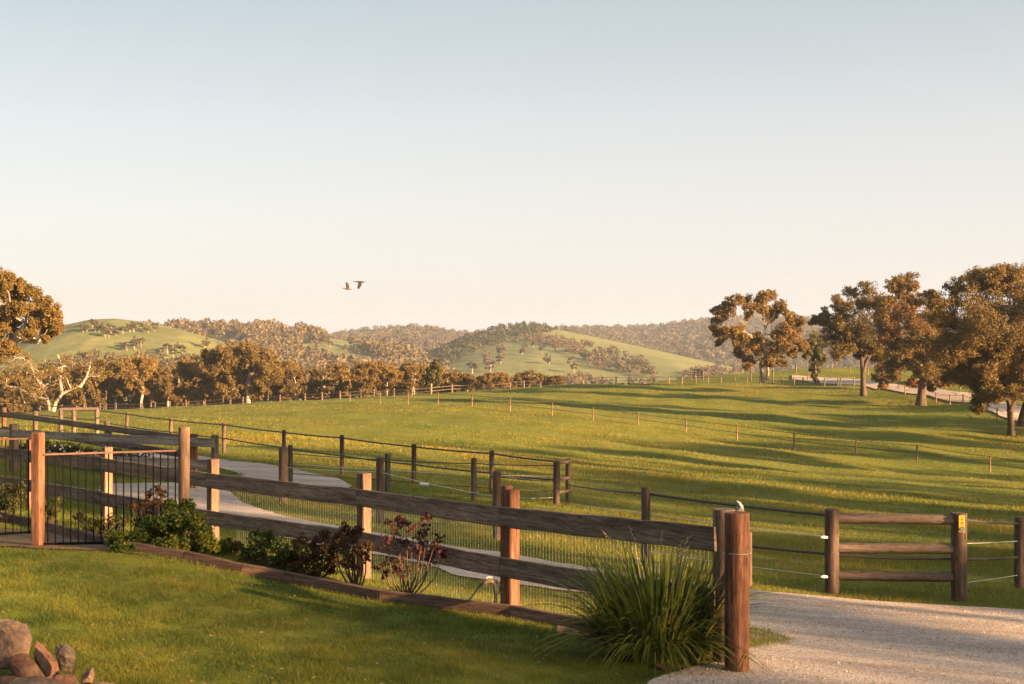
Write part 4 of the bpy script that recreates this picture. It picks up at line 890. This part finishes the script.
# loose stones and leaf litter on the driveway
r = np.random.default_rng(3); n = 26000; px = r.uniform(560, 1250, n); py = r.uniform(590, 730, n); k = pip(px, py, DRIVE_POLY); x, y = ground_many(px[k], py[k]); ok = np.isfinite(x) & (y > 6); x, y = x[ok], y[ok]
dens = vnoise(x, y, 1.2, 14); k = r.random(len(x)) < np.clip((dens-.25)*1.8, .08, 1); x, y = x[k], y[k]; n = len(x); z = height(x, y) + .024; s = r.uniform(.004, .013, n)*(1 + .9*(r.random(n) > .97))
oc = np.array([(1,0,0),(0,1,0),(-1,0,0),(0,-1,0),(0,0,.8),(0,0,-.5)], float); fo = np.array([(0,1,4),(1,2,4),(2,3,4),(3,0,4),(1,0,5),(2,1,5),(3,2,5),(0,3,5)])
j = r.uniform(.6, 1.25, (n,6,1)); a = r.uniform(0, 6.28, n); ca, sa = np.cos(a)[:,None], np.sin(a)[:,None]; V = oc[None]*j*s[:,None,None]; V = np.stack([V[...,0]*ca - V[...,1]*sa, V[...,0]*sa + V[...,1]*ca, V[...,2]], -1) + np.stack([x, y, z], 1)[:,None]
Fc = (fo[None] + (np.arange(n)*6)[:,None,None]).reshape(-1, 3)
M['stone'] = leafmat('loose gravel stones', [(0,(.22,.16,.12)), (.5,(.40,.31,.25)), (1,(.62,.54,.46))], None, 0.0, 1.5)
tag(link('gravel_stones', mesh_np('gravel_stones', V, Fc), M['stone']), 'loose crushed stones scattered over the driveway', 'gravel', kind='stuff')

# ------------------------------------------------------------------ garden plants
def shrub(name, base, clumps, leaf, label, cat, seed, size=.045, n_sub=9, n_leaf=26, canes=7, cane_r=.007, group=None, cane_mat='stem', spread=1.15):
    r = np.random.default_rng(seed); root = empty(name, base, label, cat, group); mb = MB()
    for i in range(max(canes, len(clumps))):
        c = clumps[i % len(clumps)]; t = Vector(c[:3]) + Vector(r.normal(size=3))*c[3]*.25; b_ = Vector((r.uniform(-.05,.05), r.uniform(-.05,.05), -.03)); m = b_.lerp(t, .5) + Vector((t.x*.22, t.y*.2, -.02))
        mb.tube([b_, b_.lerp(m, .5) + Vector((t.x*.05,0,0)), m, m.lerp(t, .5), t], 1, 6, [cane_r*1.5, cane_r*1.3, cane_r, cane_r*.8, cane_r*.5])
    mb.build('canes', M[cane_mat], root)
    o = link('foliage', leaf_cloud([(a,b,c,d*spread) for a,b,c,d in clumps], int(n_sub*1.8), int(n_leaf*1.1), size*.68, r, .95, .1, .5), M[leaf], root); return root
def sv(bpx, D, blobs, depth=.5, seed=1):
    r = np.random.default_rng(seed); g = onground(bpx, D); out = []
    for (px, py, rr) in blobs:
        dy = r.uniform(-1,1)*depth*.5; DD = D + dy; out.append(((px-CX)/F*DD - g.x, dy, -(py-CY)/F*DD - g.z, rr/F*D))
    return g, out
g, c = sv(405, 13.75, [(405,524,6),(400,520,4),(428,518,5),(425,530,9),(395,528,8),(440,540,9),(432,548,9),(420,542,9),(400,545,9),(388,541,8),(410,556,9),(380,566,6),(392,562,8),(428,560,8),(400,570,7),(443,552,5),(415,528,7),(385,575,4)], .45)
shrub('rose_bush', g, c, 'red_rose', 'plum red rose bush with bare canes, just right of the middle fence post', 'rose bush', 1, .06, 4, 8, 8, .006, spread=1.5)
g, c = sv(357, 14.6, [(345,528,5),(352,538,8),(362,545,8),(342,545,8),(350,552,9),(335,548,6),(365,557,6),(345,562,7),(357,533,6),(352,565,5)], .35, 2)
shrub('rose_bush', g, c, 'mix_rose', 'slim rose bush with reddish tips directly in front of the middle fence post', 'rose bush', 2, .055, 7, 12, 6, .009, spread=1.4)
g, c = sv(315, 15.0, [(300,566,9),(316,570,8),(330,568,7),(288,566,8),(300,545,10),(315,545,10),(328,548,10),(322,560,10),(305,562,9),(312,552,12),(332,560,7),(338,538,6),(325,535,6),(293,556,8)], .45, 3)
shrub('rose_bush', g, c, 'mix_rose', 'dense dark rose bush with red shoots right of the round green bush', 'rose bush', 3, .05, 9, 18, 6)
g, c = sv(264, 15.1, [(240,566,8),(252,574,8),(268,576,8),(290,572,7),(296,562,7),(255,545,10),(268,540,10),(278,548,10),(262,558,12),(275,562,11),(250,562,9),(285,558,9),(265,570,8),(280,570,7),(256,536,7),(245,552,7)], .5, 4)
shrub('green_bush', g, c, 'green_bush', 'round light green leafy bush spilling over the edging', 'shrub', 4, .045, 11, 30, 6)
g, c = sv(222, 16.0, [(216,556,9),(232,562,9),(244,562,7),(208,562,7),(226,566,7),(238,548,7),(212,548,9),(225,552,9),(234,548,7),(218,560,7),(238,558,6),(205,556,7),(228,542,5)], .45, 5)
shrub('low_bush', g, c, 'mix_rose', 'low straggling red green bush between the large green bush and the round bush', 'shrub', 5, .045, 8, 18, 5)
g, c = sv(172, 15.3, [(150,526,10),(165,523,11),(180,521,11),(195,522,10),(190,522,12),(172,530,14),(155,535,14),(140,540,12),(128,545,9),(160,548,11),(180,545,13),(198,538,11),(205,532,9),(145,528,12),(188,506,7),(172,508,8),(120,548,9),(115,538,8),(218,548,9),(165,556,9),(195,552,10),(135,550,7),(210,545,8)], .7, 6)
shrub('large_green_bush', g, c, 'green_bush', 'largest bright green garden bush at the foot of the round gate post', 'shrub', 6, .05, 14, 46, 8)
g, c = sv(157, 15.5, [(157,488,4),(150,495,5),(162,494,5),(158,502,6),(143,503,5),(168,505,6),(134,508,4),(148,510,7)], .3, 7)
shrub('rose_bush', g, c, 'mix_rose', 'tall thin reddish shoots rising above the largest green bush', 'rose bush', 7, .05, 6, 10, 6)
g, c = sv(100, 17.6, [(85,520,7),(97,522,8),(110,520,8),(118,528,8),(104,532,7),(90,530,6),(125,520,7),(78,515,5)], .5, 8)
shrub('rose_bush', g, c, 'dark_bush', 'sprawling dark green rose seen through the iron bars between the two gate posts', 'rose bush', 8, .05, 8, 16, 6)
g, c = sv(50, 19.0, [(45,505,6),(55,508,6),(50,514,6),(58,500,4),(42,512,4)], .3, 9)
shrub('rose_bush', g, c, 'dark_bush', 'small dark rose seen just right of the square iron fence post', 'rose bush', 9, .05, 8, 14, 5)
g, c = sv(8, 19.5, [(-5,495,8),(8,490,8),(18,495,8),(12,504,8),(0,506,8),(22,488,5)], .4, 10)
shrub('rose_bush', g, c, 'dark_bush', 'dark rose seen through the iron bars at the left edge', 'rose bush', 10, .055, 9, 20, 5)
M['petal'] = plain('cream petals', (.72,.66,.55), .6)
bed = [(28,43.5),(45,43),(62,42),(80,41.5),(98,41),(116,40),(134,39)]
for i, (px, D) in enumerate(bed):
    g = onground(px, D - 3.5); r = np.random.default_rng(70+i)
    cl = [(r.uniform(-.5,.5), r.uniform(-.2,.2), r.uniform(.15,.55), r.uniform(.2,.3)) for _ in range(8)]
    o = shrub('rose_bush', g, cl, 'dark_bush', 'dark rose bush in the bed behind the grey board fence', 'rose bush', 70+i, .09, 8, 18, 4, .012, 'rose bushes in the bed behind the board fence')
    if i in (1,2,3,4):
        for _ in range(6):
            mb = MB()
            q = cl[r.integers(8)]; p = Vector((q[0] + r.uniform(-.15,.15), q[1]-.2, q[2] + r.uniform(.0,.22)))
            for a in range(5):
                t = a*1.257; mb.add([p, p + Vector((math.cos(t)*.032, -.02, math.sin(t)*.032)), p + Vector((math.cos(t+.6)*.038, -.03, math.sin(t+.6)*.038)), p + Vector((math.cos(t+1.2)*.032,-.02,math.sin(t+1.2)*.032))], [(0,1,2,3)])
            mb.build('bloom', M['petal'], o)
# fallen leaves on the lawn and the verge
r = np.random.default_rng(8); n = 900; px = r.uniform(-60, 700, n); py = r.uniform(505, 700, n); x, y = ground_many(px, py); z = height(x, y) + r.uniform(.012, .035, n)
a = r.uniform(0, 6.28, n); L_ = r.uniform(.010, .028, n); t_ = r.uniform(-.5, .5, n); u = np.stack([np.cos(a), np.sin(a), t_*.4], 1); q = np.stack([-np.sin(a), np.cos(a), r.uniform(-.6,.6,n)], 1); c0 = np.stack([x, y, z], 1)
V_ = np.stack([c0 - u*L_[:,None], c0 + q*L_[:,None]*.35, c0 + u*L_[:,None], c0 - q*L_[:,None]*.35], 1).reshape(-1, 3)
M['litter'] = leafmat('dry fallen leaves', [(0,(.10,.055,.025)), (.5,(.24,.15,.07)), (1,(.40,.29,.15))], None, .2, 3)
tag(link('fallen_leaves', mesh_np('fallen_leaves', V_, np.arange(4*n, dtype=np.int32).reshape(n, 4)), M['litter']), 'dry fallen leaves scattered over the lawn and the verge', 'leaves', kind='stuff')
# strap leaved clump
g = onground(657, 11.0); r = np.random.default_rng(44); sc_ = empty('strap_leaf_plant', g, 'large clump of long arching strap leaves beside the thick round post', 'plant')
V = []; Fc = []
def strap(b, d, L, w, bend, tw):
    k = 7; base = len(V); side = Vector((-d.y, d.x, 0)).normalized(); side = (side + Vector((0,0,tw))).normalized()
    for i in range(k+1):
        t = i/k; out = L*(.22*t + bend*t*t*.75); z = L*(t*(1-.12*t) - bend*.62*t**2.6); ww = w*(1-t**2.2)*(.55+.45*min(1, t*5)) + .0006
        p = b + d*out + Vector((0,0,z)); V.append(p - side*ww); V.append(p + side*ww)
    for i in range(k): Fc.append((base+2*i, base+2*i+1, base+2*i+3, base+2*i+2))
for i in range(1700):
    a = r.uniform(0, 2*math.pi); d = Vector((math.cos(a), math.sin(a), 0)); rad = r.random()**.6
    b_ = Vector((d.x*rad*.42, d.y*rad*.30, -.03)); L = r.uniform(.6, 1.28); droop = r.random() < .28; L *= .66 if droop else 1; strap(b_, d, L, r.uniform(.006, .015), (r.uniform(.7, 1.3) if droop else r.uniform(.02, .95)*(.25+.6*rad)), r.uniform(-.5,.5))
me = mesh_np('leaves', [tuple(v) for v in V], Fc, True); link('leaves', me, M['strap'], sc_)
mb = MB(); M['straw'] = plain('straw seed heads', (.42,.31,.16), .8)
for i in range(14):
    a = r.uniform(0, 6.28); d = Vector((math.cos(a), math.sin(a), 0)); L = r.uniform(.9, 1.12); o_ = r.uniform(.1, .42)
    pts = [d*.1, d*(.1+o_*.3) + Vector((0,0,L*.5)), d*(.1+o_*.7) + Vector((0,0,L*.9)), d*(.1+o_) + Vector((0,0,L))]; mb.tube(pts, 1, 4, [.003,.0025,.002,.001])
    for j in range(7): t = .7+.3*j/7; q = pts[2].lerp(pts[3], (t-.7)/.3); e = Vector(r.normal(size=3)).normalized()*.02; mb.tube([q, q+e*.6, q + e], 1, 4, [.001,.004,.001])
mb.build('seed_stalks', M['straw'], sc_)
# garden tap with hose
g = G(496, 604); tp_ = empty('garden_tap', g, 'garden tap on a short grey standpipe with a hose, left of the split fence post', 'tap')
mb = MB(); mb.tube([(0,0,-.1),(0,0,.12),(-.01,0,.2),(-.045,0,.245)], .022, 10); mb.build('standpipe', M['hose'], tp_)
mb = MB(); mb.tube([(-.03,0,.235),(-.06,0,.25),(-.10,0,.245),(-.13,0,.225)], 1, 10, [.024,.026,.024,.02]); mb.tube([(-.075,0,.25),(-.075,0,.285)], .01, 8); tb_ = mb.build('tap_body', M['brass'], tp_)
mb = MB(); mb.tube([(-.105,-.01,.286),(-.075,0,.292),(-.045,.01,.286)], 1, 8, [.012,.009,.012]); mb.build('tap_handle', M['galv'], tb_)
mb = MB(); mb.tube([(-.12,0,.235),(-.155,0,.205),(-.20,0,.16),(-.25,-.02,.10),(-.30,-.05,.04),(-.36,-.08,.0),(-.40,-.14,-.02)], 1, 9, [.022,.02,.011,.011,.011,.011,.011]); mb.build('hose', M['hose'], tp_)
mb = MB(); mb.tube([(.02,.0,.10),(.05,0,.16),(.03,.0,.24),(-.02,.01,.27)], .012, 8); mb.build('supply_pipe', M['hose'], tp_)

# ------------------------------------------------------------------ birds
def bird(px, py, D, mats, label, wing, s):
    o = empty('bird', P3(px, D, py), label, 'bird', 'two birds flying together')
    mb = MB(); pts = [(-.46,0,.045),(-.33,0,.03),(-.2,0,.015),(-.08,0,0),(.06,0,-.005),(.15,0,0),(.21,0,.012),(.255,0,.012),(.30,0,0),(.345,0,-.008)]
    rad = [.004,.022,.035,.06,.062,.045,.034,.038,.020,.004]
    mb.tube([Vector(p)*s for p in pts], 1, 12, [q*s for q in rad]); 
    mb.add([Vector(p)*s for p in [(-.50,-.035,.045),(-.50,.035,.045),(-.28,.03,.035),(-.28,-.03,.035),(-.5,0,.055),(-.28,0,.05)]], [(0,3,2,1),(0,4,5,3),(1,2,5,4)])
    # two wings as part of the body surface
    for sd in (-1, 1):
        P = [(.12,.03),(.10,.20),(.02,.40),(-.10,.56),(-.15,.52),(-.13,.36),(-.12,.20),(-.10,.03)]
        up_, dn = [], []
        for (x, y) in P:
            a = wing[0] if sd < 0 else wing[1]; b = y*math.cos(a); z = y*math.sin(a) + (.05*math.sin(y*5)); up_.append(Vector((x, sd*b, z+.012))*s); dn.append(Vector((x, sd*b, z-.004))*s)
        n = len(P); mb.add(up_ + dn, [tuple(range(n)), tuple(reversed(range(n, 2*n)))] + [(i, n+i, n+(i+1) % n, (i+1) % n) for i in range(n)])
    mb.build('body', M[mats], o); return o
bird(360, 282, 60, 'bird', 'upper right bird of the pair, dark with wings pressed down', (-1.05, -.95), .72)
o = bird(347.5, 289, 60, 'bird2', 'lower left bird of the pair, browner with wings raised', (.95, 1.15), .62); o.rotation_euler = (0, .08, 0)

# ------------------------------------------------------------------ haze
bm = bmesh.new(); bmesh.ops.create_cube(bm, size=1)
for v in bm.verts: v.co = Vector((v.co.x*5400, v.co.y*3200 + 1280, v.co.z*100 + 20))
me = bpy.data.meshes.new('haze'); bm.to_mesh(me); bm.free()
m = bpy.data.materials.new('evening haze'); m.use_nodes = True; nt = m.node_tree; nt.nodes.clear()
o_ = nt.nodes.new('ShaderNodeOutputMaterial'); v = nt.nodes.new('ShaderNodeVolumePrincipled'); v.inputs['Color'].default_value = (.76,.84,1,1); v.inputs['Density'].default_value = .00013; v.inputs['Anisotropy'].default_value = .2
nt.links.new(v.outputs[0], o_.inputs['Volume'])
hzobj = tag(link('haze', me, m), 'thin warm evening haze over the whole valley', 'haze', kind='stuff')

# ------------------------------------------------------------------ sky, sun, camera
w = bpy.data.worlds.new('World'); SC.world = w; w.use_nodes = True; nt = w.node_tree; nt.nodes.clear()
az = math.atan2(SUN_DIR.x, SUN_DIR.y)
sky = nt.nodes.new('ShaderNodeTexSky'); sky.sky_type = 'NISHITA'; sky.sun_disc = False; sky.sun_elevation = SUN_EL; sky.sun_rotation = az; sky.dust_density = 2.0
tc = nt.nodes.new('ShaderNodeTexCoord'); sp_ = nt.nodes.new('ShaderNodeSeparateXYZ'); nt.links.new(tc.outputs['Generated'], sp_.inputs[0])
K = 8.7/2**EXPO
def lin(c): return tuple((((v/255+.055)/1.055)**2.4 if v > 10 else v/255/12.92) for v in c)
def sc10(c, k=K): return tuple(v*k for v in lin(c))
stops = [(0, (243,236,235)), (.035,(242,235,234)), (.10,(240,233,231)), (.17,(229,227,225)), (.24,(206,211,211)), (.30,(194,202,204)), (.5,(198,208,216)), (1,(196,206,216))]
rp_ = nt.nodes.new('ShaderNodeValToRGB'); e = rp_.color_ramp.elements
e[0].position = 0; e[0].color = (*lin(stops[0][1]), 1); e[1].position = 1; e[1].color = (*lin(stops[-1][1]), 1)
for p, c in stops[1:-1]: q = e.new(p); q.color = (*lin(c), 1)
nt.links.new(sp_.outputs[2], rp_.inputs[0])
vm = nt.nodes.new('ShaderNodeVectorMath'); vm.operation = 'SCALE'; vm.inputs[3].default_value = K; nt.links.new(rp_.outputs[0], vm.inputs[0])
mx = nt.nodes.new('ShaderNodeMix'); mx.data_type = 'RGBA'; mx.inputs[0].default_value = .88; nt.links.new(sky.outputs[0], mx.inputs[6]); nt.links.new(vm.outputs[0], mx.inputs[7])
bg = nt.nodes.new('ShaderNodeBackground'); bg.inputs[1].default_value = .1; wo = nt.nodes.new('ShaderNodeOutputWorld'); nt.links.new(mx.outputs[2], bg.inputs[0]); nt.links.new(bg.outputs[0], wo.inputs[0])
sl = bpy.data.lights.new('sun', 'SUN'); sl.energy = 5; sl.angle = math.radians(.8); sl.color = (1, .645, .34); so = bpy.data.objects.new('sun', sl); COL.objects.link(so)
so.rotation_euler = SUN_DIR.to_track_quat('Z', 'Y').to_euler(); so.location = (60, -30, 30)
cd = bpy.data.cameras.new('camera'); cam = bpy.data.objects.new('camera', cd); COL.objects.link(cam); cam.location = (0,0,0); cam.rotation_euler = (math.radians(90), 0, 0)
cd.sensor_width = 36; cd.lens = F/1024*36; cd.shift_y = (CY - 342)/1024; cd.clip_end = 8000; cd.clip_start = .1
cd.dof.use_dof = True; cd.dof.focus_distance = 24; cd.dof.aperture_fstop = 4.5
SC.camera = cam
SC.view_settings.view_transform = 'Standard'; SC.view_settings.look = 'None'; SC.view_settings.gamma = 1; SC.view_settings.exposure = EXPO; SC.view_settings.use_curve_mapping = False
SC.cycles.use_denoising = True; SC.cycles.max_bounces = 6; SC.cycles.volume_bounces = 1; SC.cycles.transmission_bounces = 4; SC.cycles.transparent_max_bounces = 8
